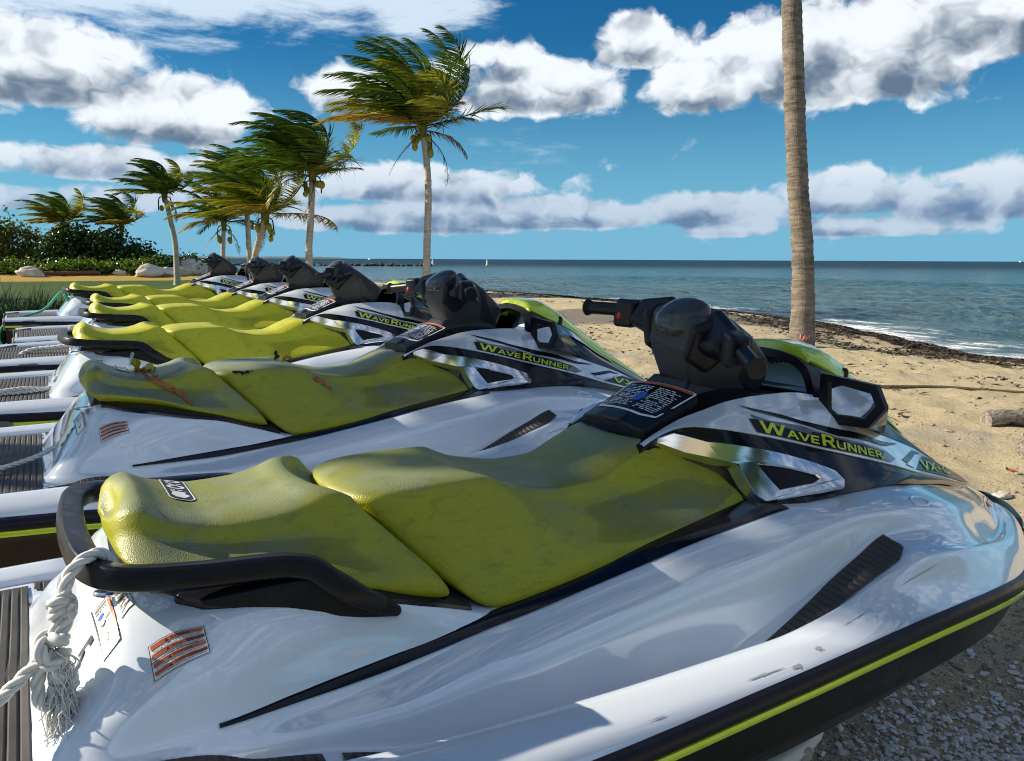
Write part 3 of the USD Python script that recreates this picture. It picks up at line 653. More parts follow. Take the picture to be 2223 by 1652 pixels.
# ------------------------------------------------------------------ boulders, timber, far things
def rock(r, size, sub=2, squash=(1, .8, .65), cuts=None):
    m = ico(1.0, sub=sub); v = m.vertices; n = meshkit.fbm(v * 1.6 + r.uniform(0, 50), 3, 1) - .5
    v = v * (1 + n[:, None] * .9)
    for _ in range(7):
        d = r.normal(size=3); d /= np.linalg.norm(d); h = r.uniform(*(cuts or (.62, .85))); s = np.clip(v @ d - h, 0, None); v = v - s[:, None] * d * (1.0 if cuts else .9)
    m.vertices = v * np.array(squash) * size; return m
g = G(); o = g.pos(); n = g.noise(o, 3, 6, .65); n2 = g.noise(o, 14, 4, .6)
c_ = g.mixc(n, (.34, .29, .23), (.66, .61, .53)); c_ = g.mixc(g.ss(n2, .52, .7), c_, (.72, .68, .6))
MAT['limestone'] = g.done('limestone', surface=g.pbsdf(base_color=c_, roughness=.85, normal=g.bump(n2, .7, .04)))
MAT['darkrock'] = plain('dark_rock', (.05, .045, .04), .8, var=.5, scale=1.5)
for i, (x, y, s, lab) in enumerate([(.35, 55.0, .62, 'white boulder alone on the dry grass at the left'), (6.75, 54.3, .85, 'cream boulder, leftmost of the row at the end of the lawn'), (7.75, 54.6, .62, 'grey white boulder second in the row at the end of the lawn'),
                             (8.7, 55.4, .75, 'pale boulder in the middle of the row at the end of the lawn'), (9.6, 57.0, 1.0, 'broad white boulder at the right of the row, nearest the water'), (5.2, 55.6, .4, 'small grey stone half hidden under the low bush')]):
    m = rock(np.random.default_rng(100 + i), s, 3, (1.15, .9, .62)); m.vertices += [x, y, gz(x, y) + s * .3]
    solo('boulder', m, MAT['limestone'], lab, 'boulder')
for i, (x0, x1, y) in enumerate([(.9, 2.3, 55.3), (2.35, 4.1, 55.5)]):
    m = tube([(x0, y, gz(x0, y) + .13), ((x0 + x1) / 2, y + .05, gz(x0, y) + .16), (x1, y - .05, gz(x1, y) + .13)], .13, 10, 14)
    solo('timber_edging', m, plain(f'reddish_timber_{i}', (.16, .055, .025), .8, var=.4), ['reddish log edging beside the lone white boulder', 'reddish log edging right of the first log'][i], 'log')
# far shore, breakwater, markers and boats
xs = np.linspace(0, 1, 260); r = np.random.default_rng(5)
hgt = 7 + 13 * meshkit.fbm(np.stack([xs * 26, xs * 0, xs * 0], -1), 4, 3); hgt *= np.clip((1 - xs) / .03, 0, 1) * np.clip(.75 + .5 * (1 - xs), 0, 1)
A, B = np.array([-700., 6100.]), np.array([1900., 5200.]); P0 = A + (B - A) * xs[:, None]
prof = [(-90, SEA - .5, 0), (-60, 0, .25), (-20, 0, .8), (20, 0, 1.0), (70, 0, .8), (110, SEA - .5, 0)]
rows = np.array([[(p[0] + .3 * a, p[1] + a, (b if c == 0 else h * c)) for a, b, c in prof] for p, h in zip(P0, hgt)])
isl = grid(rows)
if isl.face_normals[:, 2].mean() < 0: isl.invert()
g = G(); c_ = g.mixc(g.noise(g.pos(), .02, 4, .6), (.05, .09, .10), (.10, .14, .13))
solo('far_island', isl, g.done('far_shore', surface=g.pbsdf(base_color=c_, roughness=.9)), 'low far island on the horizon at the left', 'island', kind='structure')
ms = []; r = np.random.default_rng(6)
for k in range(110):
    u = k / 109; x = 44 + u * 62; y = 262 - u * 40; s = r.uniform(.45, .95); m = rock(r, s, 1, (1.1, .9, .7)); m.vertices += [x + r.normal() * .6, y + r.normal() * 1.0, SEA + .1 + r.uniform(0, .35)]; ms.append(m)
solo('breakwater', cat(ms), MAT['darkrock'], 'thin line of dark breakwater rocks on the water behind the palms', 'breakwater', kind='stuff', smooth=20)
MAT['buoywhite'] = plain('marker_white', (.75, .75, .73), .5)
def marker(label, px, dist):
    x, y = px; t = thing('channel_marker', label, 'channel marker', (x, y, SEA))
    part('post', trimesh.util.concatenate([trimesh.creation.revolve([(0, -.3), (.26, -.3), (.28, .9), (.26, 1.6), (.1, 1.75), (.08, 2.15), (0, 2.2)], sections=14)]), MAT['buoywhite'], t)
    part('float_collar', trimesh.creation.revolve([(.25, .05), (.5, .0), (.55, .2), (.5, .38), (.25, .42)], sections=16), plain('marker_band_' + str(int(dist)), (.5, .3, .1), .5), t)
def bearing(px, dist):
    a = YAW + math.atan((px - 1111.5) / 1730.0); return dist * math.sin(a), dist * math.cos(a)
marker('white channel marker post just right of the tall lone palm', bearing(940, 262), 262)
marker('white channel marker post standing alone farther right on the water', bearing(1057, 258), 258)
def boat(label, px, dist, k):
    x, y = bearing(px, dist); t = thing('motor_boat', label, 'boat', (x, y, SEA), rz=.6)
    hull = trimesh.convex.convex_hull([(-5, -1.6, 0), (-5, 1.6, 0), (-5, -1.9, 1.6), (-5, 1.9, 1.6), (2.5, -1.9, 1.8), (2.5, 1.9, 1.8), (6.2, 0, 2.2), (4.5, 0, 0)]); hull.vertices *= k
    part('boat_hull', hull, MAT['buoywhite'], t, 20)
    cb = trimesh.convex.convex_hull([(-3, -1.4, 1.6), (-3, 1.4, 1.6), (2, -1.4, 1.7), (2, 1.4, 1.7), (-2.6, -1.2, 3.4), (-2.6, 1.2, 3.4), (.8, -1.2, 3.4), (.8, 1.2, 3.4)]); cb.vertices *= k
    part('cabin', cb, MAT['buoywhite'], t, 20); m = tube([(-.8 * k, 0, 3.4 * k), (-.9 * k, 0, 5.6 * k)], .09 * k, 6); part('mast', m, MAT['darkrock'], t)
boat('small white motor boat in front of the far island', 806, 1500, 1.0)
boat('tiny white boat on the horizon at the far right', 2200, 2600, 1.1)


# unseen trees added behind the viewer to darken reflections in the hulls
lt = shade_tree('unseen round leaved tree added behind the viewer, at the left end of its row', (-8.0, -9.0, 0), 3.6, 3.0, 2600, 95, .34)
for i, (x, y, sc, lab) in enumerate([(-2.0, -12.0, 1.1, 'second tree of the unseen added row'), (4.5, -12.5, 1.0, 'middle tree of the unseen added row'), (10.5, -11.0, 1.15, 'fourth tree of the unseen added row'), (16.5, -9.0, 1.0, 'tree at the right end of the unseen added row')]):
    copy_of(lt, 'shade_tree', lab, 'tree', (x, y, 0), rz=i * 1.3, scale=sc)
# ------------------------------------------------------------------ jet skis
# craft frame: x towards the bow, y to port (o = -y is starboard), z up from the ground under the craft
def tab(rows):
    a = np.array(rows, float); f = PchipInterpolator(a[:, 0], a[:, 1:]); lo, hi = a[0, 0], a[-1, 0]
    return lambda x: f(np.clip(x, lo, hi))
LV = [tab(r) for r in [
    [(-.46,.20,.80),(-.05,.20,.80),(.0,.205,.86),(.06,.205,.94),(.10,.20,.98),(.14,.215,.99),(.19,.255,.98),(.27,.28,.967),(.37,.288,.946),(.46,.288,.93),(.58,.28,.89),(.72,.27,.85),(.9,.265,.868),(1.1,.26,.90),(1.4,.25,.945),(1.65,.25,.97),(1.9,.23,.95),(2.1,.18,.905),(2.4,.10,.83),(2.77,.015,.728),(2.9,.003,.662)],
    [(-.46,.26,.80),(-.05,.27,.80),(0,.31,.845),(.05,.335,.866),(.1,.345,.882),(.17,.342,.90),(.27,.328,.908),(.37,.318,.905),(.5,.308,.88),(.72,.288,.845),(.9,.28,.863),(1.1,.275,.897),(1.4,.28,.942),(1.65,.29,.965),(1.9,.27,.945),(2.1,.22,.90),(2.4,.13,.826),(2.77,.022,.726),(2.9,.005,.661)],
    [(-.46,.30,.80),(-.05,.305,.80),(0,.345,.815),(.06,.365,.825),(.19,.372,.828),(.31,.355,.824),(.44,.335,.82),(.57,.32,.826),(.72,.305,.837),(.88,.305,.858),(1.05,.31,.885),(1.19,.32,.911),(1.35,.33,.934),(1.5,.345,.95),(1.65,.35,.953),(1.77,.345,.95),(1.89,.33,.933),(2.08,.28,.893),(2.39,.17,.817),(2.77,.03,.722),(2.9,.007,.66)],
    [(-.46,.33,.80),(-.05,.33,.80),(.0,.36,.803),(.1,.388,.806),(.3,.398,.79),(.5,.390,.772),(.72,.372,.782),(.9,.374,.803),(1.05,.382,.825),(1.2,.392,.852),(1.4,.41,.898),(1.6,.422,.928),(1.75,.432,.918),(1.9,.428,.898),(2.1,.38,.853),(2.4,.262,.787),(2.6,.165,.745),(2.77,.075,.708),(2.9,.012,.657)],
    [(-.46,.36,.80),(-.05,.365,.80),(.0,.375,.797),(.1,.395,.79),(.3,.405,.768),(.5,.40,.71),(.7,.40,.66),(.9,.405,.645),(1.1,.415,.665),(1.25,.43,.72),(1.4,.44,.78),(1.55,.445,.84),(1.65,.45,.872),(1.75,.46,.872),(1.9,.47,.85),(2.1,.41,.81),(2.4,.29,.76),(2.6,.185,.725),(2.77,.095,.698),(2.9,.016,.655)],
    [(-.46,.43,.80),(-.05,.445,.80),(.1,.45,.79),(.3,.455,.766),(.5,.46,.708),(.7,.465,.658),(.9,.475,.643),(1.1,.485,.663),(1.25,.495,.718),(1.4,.505,.775),(1.55,.515,.832),(1.65,.518,.858),(1.75,.515,.85),(1.9,.502,.822),(2.1,.452,.778),(2.4,.322,.732),(2.6,.212,.705),(2.77,.115,.688),(2.9,.02,.653)],
    [(-.46,.445,.806),(0,.46,.812),(.13,.465,.803),(.3,.47,.785),(.6,.482,.764),(.9,.492,.757),(1.2,.505,.76),(1.4,.518,.79),(1.55,.53,.835),(1.65,.535,.85),(1.8,.53,.84),(2.0,.495,.805),(2.2,.435,.768),(2.5,.295,.728),(2.7,.17,.702),(2.9,.022,.653)],
    [(-.46,.48,.817),(0,.505,.824),(.3,.515,.795),(.6,.525,.772),(.9,.535,.766),(1.2,.545,.768),(1.4,.552,.78),(1.6,.56,.803),(1.8,.552,.806),(2.0,.515,.785),(2.2,.456,.758),(2.5,.313,.725),(2.7,.183,.70),(2.9,.024,.652)],
    [(-.46,.525,.806),(0,.555,.808),(.3,.57,.785),(.6,.575,.764),(.9,.58,.76),(1.2,.585,.762),(1.6,.588,.772),(1.9,.562,.758),(2.2,.483,.725),(2.5,.338,.702),(2.75,.176,.677),(2.9,.028,.65)],
    [(-.46,.545,.785),(0,.59,.775),(.3,.605,.755),(.68,.61,.738),(1.13,.612,.748),(1.6,.605,.757),(1.9,.575,.738),(2.2,.495,.695),(2.5,.35,.668),(2.75,.187,.652),(2.85,.10,.648),(2.9,.03,.645)],
]]
EDGE, RIDGE, BELT, MID, FOOT, FLOOR, GIN, CREST, CREASE, RAIL = LV
def deck_section(x, sub=5):
    """Starboard half section at x from the centre to the rail: (n, 2) of (o, z)."""
    e = EDGE(x)
    pts = np.vstack([[0.0, e[1] + 0.008], [e[0] * .55, e[1] + 0.006]] + [f(x) for f in LV])
    t = np.arange(len(pts))
    return PchipInterpolator(t, pts)(np.linspace(0, len(pts) - 1, (len(pts) - 1) * sub + 1))
XS = np.concatenate([np.linspace(-.46, -.07, 6), np.linspace(-.05, .6, 40), np.linspace(.63, 1.9, 56), np.linspace(1.92, 2.9, 46)])
SEC = np.array([deck_section(x) for x in XS])              # (nx, k, 2)
def deck_mesh():
    n, k, _ = SEC.shape
    P = np.zeros((n, 2 * k - 1, 3)); P[:, :, 0] = XS[:, None]
    P[:, k - 1:, 1] = -SEC[:, :, 0]; P[:, k - 1:, 2] = SEC[:, :, 1]
    P[:, :k - 1, 1] = SEC[:, :0:-1, 0]; P[:, :k - 1, 2] = SEC[:, :0:-1, 1]
    m = grid(P)
    if m.face_normals[:, 2].mean() < 0: m.invert()
    return m
_kq = SEC.shape[1]
DECK_O = LinearNDInterpolator(np.column_stack([np.repeat(XS, _kq), SEC[:, :, 1].ravel()])[::1], SEC[:, :, 0].ravel()) if False else None
def floor_z(x, o):
    s = deck_section(x); return np.interp(o, s[:, 0], s[:, 1])

def rail_path(o_off=0.0, n=90):
    xs = np.concatenate([np.linspace(-.46, 2.4, n), np.linspace(2.42, 2.9, 40)])
    r = RAIL(xs); st = np.column_stack([xs, -r[:, 0], r[:, 1]])
    tip = np.array([[2.915, -.012, .645], [2.915, .012, .645]])
    pt = st[::-1] * [1, -1, 1]
    P = np.vstack([st, tip, pt])
    T = np.gradient(P[:, :2], axis=0); T /= np.linalg.norm(T, axis=1, keepdims=True)
    N = np.column_stack([T[:, 1], -T[:, 0], np.zeros(len(T))])   # outward
    return P, N
def rail_loft(sec):
    P, N = rail_path()
    rows = np.stack([P + N * a + np.array([0, 0, b]) for a, b in sec], 1)
    m = grid(rows)
    return m
def hull_mesh():
    xs = np.linspace(-.46, 2.9, 60); rows = []
    keel = tab([(-.46, 0, .34), (1.4, 0, .30), (2.0, 0, .36), (2.5, 0, .49), (2.9, 0, .60)])
    chz = tab([(-.46, .80, .50), (1.3, .78, .47), (2.07, .74, .475), (2.5, .72, .54), (2.9, .7, .622)])
    for x in xs:
        o, z = RAIL(x); z -= .048; k = keel(x)[1]; f, cz = chz(x)
        rows.append([(x, -(o + .008), z), (x, -o * .97, z - .03), (x, -o * .93, (z + cz) / 2), (x, -o * f, cz), (x, -o * f * .9, cz - .02), (x, -o * f * .45, (cz + k) / 2 + .005), (x, 0, k)])
    P = np.array(rows); full = np.concatenate([P, P[:, -2::-1] * [1, -1, 1]], 1)
    m = grid(full)
    c = full[0].mean(0); nv = len(m.vertices)
    tr = trimesh.Trimesh(np.vstack([full[0], [(-.46, 0, .8)]]), [(j, j + 1, len(full[0])) for j in range(len(full[0]) - 1)], process=False)
    return cat([m, tr])

# hood shell: levels from the belt up to the dash rim and the centre line
HX = [1.17, 1.28, 1.36, 1.42, 1.5, 1.6, 1.72, 1.85, 2.0, 2.14, 2.31, 2.55, 2.72, 2.79]
HL = {
 'bb': [(.09,.95),(.15,.95),(.195,.945),(.285,.945),(.345,.953),(.354,.956),(.353,.955),(.342,.943),(.305,.912),(.26,.881),(.20,.84),(.118,.772),(.05,.735),(.012,.712)],
 'M': [(.10,1.0),(.16,1.0),(.20,1.01),(.262,1.015),(.30,1.012),(.322,1.0),(.336,.982),(.338,.965),(.305,.926),(.263,.892),(.206,.848),(.12,.779),(.05,.738),(.012,.714)],
 'B': [(.146,1.074),(.178,1.118),(.21,1.108),(.235,1.096),(.26,1.077),(.285,1.05),(.306,1.018),(.32,.983),(.293,.938),(.252,.899),(.20,.853),(.116,.785),(.048,.74),(.011,.716)],
 'S': [(.141,1.078),(.165,1.122),(.185,1.13),(.20,1.138),(.217,1.133),(.238,1.12),(.255,1.098),(.275,1.03),(.258,.973),(.228,.926),(.182,.872),(.105,.797),(.043,.746),(.010,.718)],
 'E': [(.134,1.079),(.132,1.122),(.148,1.148),(.157,1.163),(.163,1.17),(.172,1.172),(.185,1.155),(.235,1.068),(.222,1.014),(.193,.968),(.155,.902),(.085,.818),(.033,.753),(.008,.72)],
 'D': [(.07,1.085),(.07,1.128),(.075,1.162),(.08,1.175),(.09,1.178),(.10,1.168),(.11,1.145),(.12,1.11),(.11,1.035),(.10,.985),(.075,.93),(.04,.838),(.016,.762),(.004,.722)],
 'C': [(0,1.088),(0,1.13),(0,1.166),(0,1.178),(0,1.18),(0,1.17),(0,1.145),(0,1.12),(0,1.05),(0,.995),(0,.938),(0,.845),(0,.766),(0,.724)],
}
HF = {k: tab([(x, *p) for x, p in zip(HX, v)]) for k, v in HL.items()}
_HG = np.linspace(1.17, 2.79, 487)
_HP = np.stack([HF[k](_HG) for k in ('bb', 'M', 'B', 'S', 'E')], 1)            # (n, 5, 2)
_HS = np.concatenate([np.zeros((len(_HG), 1)), np.cumsum(np.linalg.norm(np.diff(_HP, axis=1), axis=2), axis=1)], 1); _HS = _HS - _HS[:, 2:3]
def hood_line(x):
    """Outer side of the hood at x: points bb, M, B, S, E with t = arc length from B (up is positive)."""
    i = int(np.clip(round((x - 1.17) / (_HG[1] - _HG[0])), 0, len(_HG) - 1)); return _HP[i], _HS[i]
def hood_raw(x, t):
    u = np.clip((x - 1.17) / (_HG[1] - _HG[0]), 0, len(_HG) - 1.001); i = u.astype(int); w = u - i
    def at(i):
        S, P = _HS[i], _HP[i]; k = np.clip((t[:, None] >= S).sum(1) - 1, 0, 3); r = np.arange(len(i))
        q = np.clip((t - S[r, k]) / np.maximum(S[r, k + 1] - S[r, k], 1e-9), -.2, 1.2)[:, None]
        return P[r, k] * (1 - q) + P[r, k + 1] * q
    p = at(i) * (1 - w[:, None]) + at(i + 1) * w[:, None]
    return np.column_stack([x, -p[:, 0], p[:, 1]])
def hood_at(x, t, off=0.0):
    """Points on the starboard hood side at (x, t), lifted off by off along the normal."""
    x = np.atleast_1d(np.asarray(x, float)); t = np.array(np.broadcast_to(np.asarray(t, float), x.shape))
    p = hood_raw(x, t); h = 0.008
    n = np.cross(hood_raw(x + h, t) - hood_raw(x - h, t), hood_raw(x, t + h) - hood_raw(x, t - h))
    n /= np.maximum(np.linalg.norm(n, axis=1, keepdims=True), 1e-9)
    n *= np.where(n[:, 2:3] - .6 * n[:, 1:2] < 0, -1, 1)
    return p + n * (np.reshape(off, (-1, 1)) if np.ndim(off) else off)
def hood_shell():
    xs = np.linspace(1.17, 2.79, 70)
    rows = np.array([[HF[k](x) for k in ('bb', 'M', 'B', 'S', 'E', 'D', 'C')] for x in xs])
    st = np.concatenate([np.repeat(xs[:, None, None], rows.shape[1], 1), -rows[:, :, :1], rows[:, :, 1:]], 2)
    full = np.concatenate([st, st[:, -2::-1] * [1, -1, 1]], 1)
    m = grid(full, flip=False)
    r0 = full[0]; m2 = trimesh.Trimesh(np.vstack([r0, [(1.17, 0, .9)]]), [(j + 1, j, len(r0)) for j in range(len(r0) - 1)], process=False)
    m = cat([m, m2])
    return m
def hood_skin(t_lo, t_hi, x0, x1, off, n=60, m=8, edge=True):
    """A skin panel over the hood side between two t curves."""
    xs = np.linspace(x0, x1, n); P = []
    for x in xs:
        a, b = t_lo(x), t_hi(x); ts = np.linspace(a, b, m)
        row = hood_at(np.full(m, x), ts, off)
        if edge: row = np.vstack([hood_at([x], [a], 0.0005), row, hood_at([x], [b], 0.0005)])
        P.append(row)
    return grid(np.array(P))
def hood_decal(poly, off, size=0.025):
    v, f = tri_poly(poly, size)
    return trimesh.Trimesh(hood_at(v[:, 0], v[:, 1], off), f, process=False)
def hood_prism(poly, off0, off1, size=0.03):
    """A raised piece on the hood side with a bevelled rim."""
    inner = poly.buffer(-(off1 - off0) * .45)
    parts = []
    for g in (inner.geoms if hasattr(inner, 'geoms') else [inner]):
        v, f = tri_poly(g, size); parts.append(trimesh.Trimesh(hood_at(v[:, 0], v[:, 1], off1), f, process=False))
        for ro, ri in [(poly.exterior, g.exterior)] + list(zip(poly.interiors, g.interiors)):
            L = max(int(ro.length / size), 12)
            a = np.array([ri.interpolate(k / L, normalized=True).coords[0] for k in range(L)])
            b = np.array([ro.interpolate(ro.project(ri.interpolate(k / L, normalized=True))).coords[0] for k in range(L)])
            P = np.stack([hood_at(a[:, 0], a[:, 1], off1), hood_at(b[:, 0], b[:, 1], (off0 + off1) / 2), hood_at(b[:, 0], b[:, 1], off0)], 1)
            P = np.concatenate([P, P[:1]], 0); parts.append(grid(P))
    return cat(parts)
def smooth_prism(poly, off0, off1, bevel=.0045):
    """A moulding with bevelled rims laid on a smooth surface fitted to the hood side."""
    c = np.vstack([np.array(poly.exterior.segmentize(.02).coords), tri_poly(poly, .03)[0]]); P = hood_at(c[:, 0], c[:, 1]); A = lambda x, t: np.column_stack([np.ones(len(x)), x, t, x * x, x * t, t * t])
    K = np.linalg.lstsq(A(c[:, 0], c[:, 1]), P, rcond=None)[0]; n = np.array([.0, -.85, .5]); n /= np.linalg.norm(n)
    lift = max(0.0, ((P - A(c[:, 0], c[:, 1]) @ K) @ n).max())
    at = lambda v, o: A(v[:, 0], v[:, 1]) @ K + n * (o + lift)
    inner = poly.buffer(-bevel, join_style=2); parts = []
    for g in (inner.geoms if hasattr(inner, 'geoms') else [inner]):
        v, f = tri_poly(g, .03); parts.append(trimesh.Trimesh(at(v, off1), f, process=False))
        for ri in [g.exterior] + list(g.interiors):
            ro = min([poly.exterior] + list(poly.interiors), key=lambda q: q.hausdorff_distance(ri)); L = max(int(ri.length / .008), 16)
            a = np.array([ri.interpolate(k / L, normalized=True).coords[0] for k in range(L)]); b = np.array([ro.interpolate(ro.project(ri.interpolate(k / L, normalized=True))).coords[0] for k in range(L)])
            Q = np.stack([at(a, off1), at(b, off1 - .004), at(b, off0 - .012 - 2 * lift)], 1); parts.append(grid(np.concatenate([Q, Q[:1]], 0)))
    return cat(parts)
def hood_text(words, x, t, slope, off, shear=0.22, length=None):
    """words: (text, height, gap, stretch); set one after another along the hood side from (x, t)."""
    made = []; u = 0.0
    for w, h, gap, sx in words:
        m = meshkit.text_mesh(w, h, 0.0012, bold=True); made.append((m, u)); u += m.vertices[:, 0].max() * sx + gap
    k = length / u if length else 1.0
    out = []
    for m, u in made:
        v = m.vertices; q = (u + v[:, 0]) * k
        out.append(trimesh.Trimesh(hood_at(x + q + shear * k * v[:, 1], t + slope * q + v[:, 1], off + v[:, 2]), m.faces, process=False))
    return cat(out)

# seats -------------------------------------------------------------------
def seat_mesh(xr, xf, zt, zb, ot, ob, nu=44, nv=49, rear_r=.018, front_r=.014, seed=0, dent=0.004):
    """xr, xf: end of the seat against |v| (0 centre .. 1 lower edge); zt, zb, ot, ob against u along the seat."""
    xr, xf = tab(xr), tab(xf); zt, zb, ot, ob = tab(zt), tab(zb), tab(ot), tab(ob)
    vk = np.array([0, .38, .53, .60, .78, .93, 1.0])
    v = np.linspace(-1, 1, nv); av = np.abs(v)
    us = np.concatenate([[0, .012, .03, .055], np.linspace(.09, .91, nu), [.945, .97, .988, 1.0]])
    rows = []
    for i, u in enumerate(us):
        t, b, o1, o2 = zt(u)[0], zb(u)[0], ot(u)[0], ob(u)[0]
        O = np.array([0, .68 * o1, .96 * o1, o1 + .08 * (o2 - o1), o1 + .58 * (o2 - o1), o2, o2 - .012])
        h = t - b
        Z = np.array([t, t - .002, t - .012, t - .034 - .03 * h, b + h * .42, b + .022, b])
        o = PchipInterpolator(vk, O)(av) * np.sign(v); z = PchipInterpolator(vk, Z)(av)
        x = xr(av)[:, 0] + (xf(av)[:, 0] - xr(av)[:, 0]) * u
        # rounding at both ends: draw the section in
        e = 0.0
        if u < .06: e = rear_r * (1 - math.sqrt(max(0, 1 - (1 - u / .06) ** 2)))
        if u > .94: e = front_r * (1 - math.sqrt(max(0, 1 - ((u - .94) / .06) ** 2)))
        zc = b + h * .3
        dz = z - zc; L = np.sqrt(o ** 2 + dz ** 2) + 1e-6
        o = o * (1 - e / L); z = zc + dz * (1 - e / L)
        rows.append(np.column_stack([x, -o, z]))
    P = np.array(rows)
    n = meshkit.fbm(P * 7.0, 3, seed) - .5; P[:, :, 2] += n * dent
    m = grid(P)
    caps = []
    for ring, sgn in ((P[0], -1), (P[-1], 1)):
        c = ring.mean(0); k = len(ring)
        mid = ring * .45 + c * .55; mid[:, 0] += sgn * .012
        vv = np.vstack([ring, mid, [c + [sgn * .016, 0, 0]]])
        f = []
        for j in range(k):
            q = (j + 1) % k
            f += [(j, q, k + q), (j, k + q, k + j), (k + j, k + q, 2 * k)]
        f = np.array(f)
        caps.append(trimesh.Trimesh(vv, f if sgn < 0 else f[:, ::-1], process=False))
    m = cat([m] + caps); m.merge_vertices()
    m.fix_normals()
    return m
def rider_seat(seed=0):
    return seat_mesh([(0,.47),(.35,.478),(.52,.50),(.7,.565),(.85,.64),(1,.735)], [(0,1.185),(.35,1.20),(.52,1.265),(.65,1.345),(.78,1.40),(.93,1.432),(1,1.425)],
        [(0,1.068),(.08,1.078),(.20,1.081),(.345,1.080),(.375,1.070),(.43,1.052),(.50,1.040),(.60,1.029),(.72,1.032),(.84,1.064),(.94,1.090),(1,1.096)],
        [(0,.835),(.2,.842),(.5,.868),(.75,.892),(1,.922)], [(0,.155),(.2,.165),(.5,.155),(.8,.145),(1,.16)], [(0,.278),(.5,.27),(.8,.262),(1,.25)], seed=seed)
def passenger_seat(seed=0):
    return seat_mesh([(0,.105),(.35,.10),(.6,.088),(.85,.095),(1,.125)], [(0,.425),(.35,.44),(.55,.49),(.7,.545),(.85,.595),(1,.625)],
        [(0,1.098),(.04,1.104),(.09,1.109),(.13,1.103),(.20,1.089),(.30,1.077),(.42,1.068),(.6,1.070),(.78,1.082),(.90,1.096),(.95,1.096),(1,1.076)],
        [(0,1.0),(.3,.985),(.6,.94),(.85,.905),(1,.892)], [(0,.125),(.15,.15),(.5,.165),(1,.165)], [(0,.20),(.15,.225),(.4,.25),(.7,.272),(1,.282)], nu=30, seed=seed, rear_r=.03)

def mat_ribs(x0, x1, o_in, o_out, lift=.003, pitch=.0165, h=.0035, m=7):
    """Ribbed rubber laid on the deck between two edges."""
    xs = []; n = int((x1 - x0) / pitch)
    rows = []
    for k in range(n):
        a = x0 + k * pitch
        for d, z in ((0, 0), (.0025, h), (pitch - .005, h), (pitch - .0025, 0)):
            x = a + d; oi, oo = o_in(x), o_out(x)
            o = np.linspace(oi, oo, m); s = deck_section(x)
            zz = np.interp(o, s[:, 0], s[:, 1]) + lift + z
            zz[0] -= z * .9; zz[-1] -= z * .9
            rows.append(np.column_stack([np.full(m, x), -o, zz]))
    return grid(np.array(rows))

PAR = {}
_S = np.arange(SEC.shape[1]) / 5.0
def deck_at(x, s, off=0.0):
    """Starboard deck surface at (x, s), s counted along the section; lifted off along the normal."""
    x = np.atleast_1d(np.asarray(x, float)); s = np.array(np.broadcast_to(np.asarray(s, float), x.shape))
    def raw(x, s):
        i = np.clip(np.searchsorted(XS, x) - 1, 0, len(XS) - 2); w = (x - XS[i]) / (XS[i + 1] - XS[i])
        u = np.clip(s * 5, 0, SEC.shape[1] - 1.001); j = u.astype(int); q = (u - j)[:, None]; w = w[:, None]
        a = SEC[i, j] * (1 - q) + SEC[i, j + 1] * q; b = SEC[i + 1, j] * (1 - q) + SEC[i + 1, j + 1] * q
        p = a * (1 - w) + b * w; return np.column_stack([x, -p[:, 0], p[:, 1]])
    p = raw(x, s); n = np.cross(raw(x + .006, s) - raw(x - .006, s), raw(x, s + .06) - raw(x, s - .06))
    n /= np.maximum(np.linalg.norm(n, axis=1, keepdims=True), 1e-9); n *= np.where(n[:, 2:3] < 0, -1, 1)
    return p + n * (np.reshape(off, (-1, 1)) if np.ndim(off) else off)
def quad_map(corners, off):
    """(u, v) in the unit square, v downwards, onto the deck between four (x, s) corners TL, TR, BR, BL."""
    c = np.array(corners, float)
    def f(uv, o=0.0):
        u, v = uv[:, :1], uv[:, 1:2]; q = (c[0] * (1 - u) + c[1] * u) * (1 - v) + (c[3] * (1 - u) + c[2] * u) * v
        return deck_at(q[:, 0], q[:, 1], off + o)
    return f
def quad_box(f, u0, v0, u1, v1, o=0.0, step=.12):
    v, t = tri_poly(Polygon([(u0, v0), (u1, v0), (u1, v1), (u0, v1)]), step); return trimesh.Trimesh(f(v, o), t, process=False)
def quad_text(f, text, u0, v0, u1, v1, o=0.0, fit=True):
    m = meshkit.text_mesh(text, 1.0, .01, bold=True); v = m.vertices; w = v[:, 0].max(); hh = v[:, 1].max()
    keep = m.faces[np.all(v[m.faces][:, :, 2] > .005, axis=1)]
    return trimesh.Trimesh(f(np.column_stack([u0 + (u1 - u0) * v[:, 0] / w, v1 - (v1 - v0) * v[:, 1] / hh]), o), keep, process=False)
def scuffs(deck, seed):
    r = np.random.default_rng(seed); ms = []
    for x, s, L, w, sl in [(1.09, 10.2, .055, .10, .6), (1.17, 10.45, .018, .22, 0), (1.40, 9.1, .07, .035, -2.5), (1.25, 9.9, .012, .30, .5), (.84, 10.35, .030, .05, 1.0), (1.62, 8.6, .08, .03, -1.5)]:
        a = np.linspace(0, 2 * math.pi, 23)[:-1]; rr_ = r.uniform(.25, 1.0, 22); u = np.cos(a) * L * rr_
        P = deck_at(np.append(x + u, x), np.append(s + np.sin(a) * w * rr_ + sl * u, s), .0009); part('scuff_mark', trimesh.Trimesh(P, [(22, i, (i + 1) % 22) for i in range(22)], process=False), MAT['scuff'], deck, False)
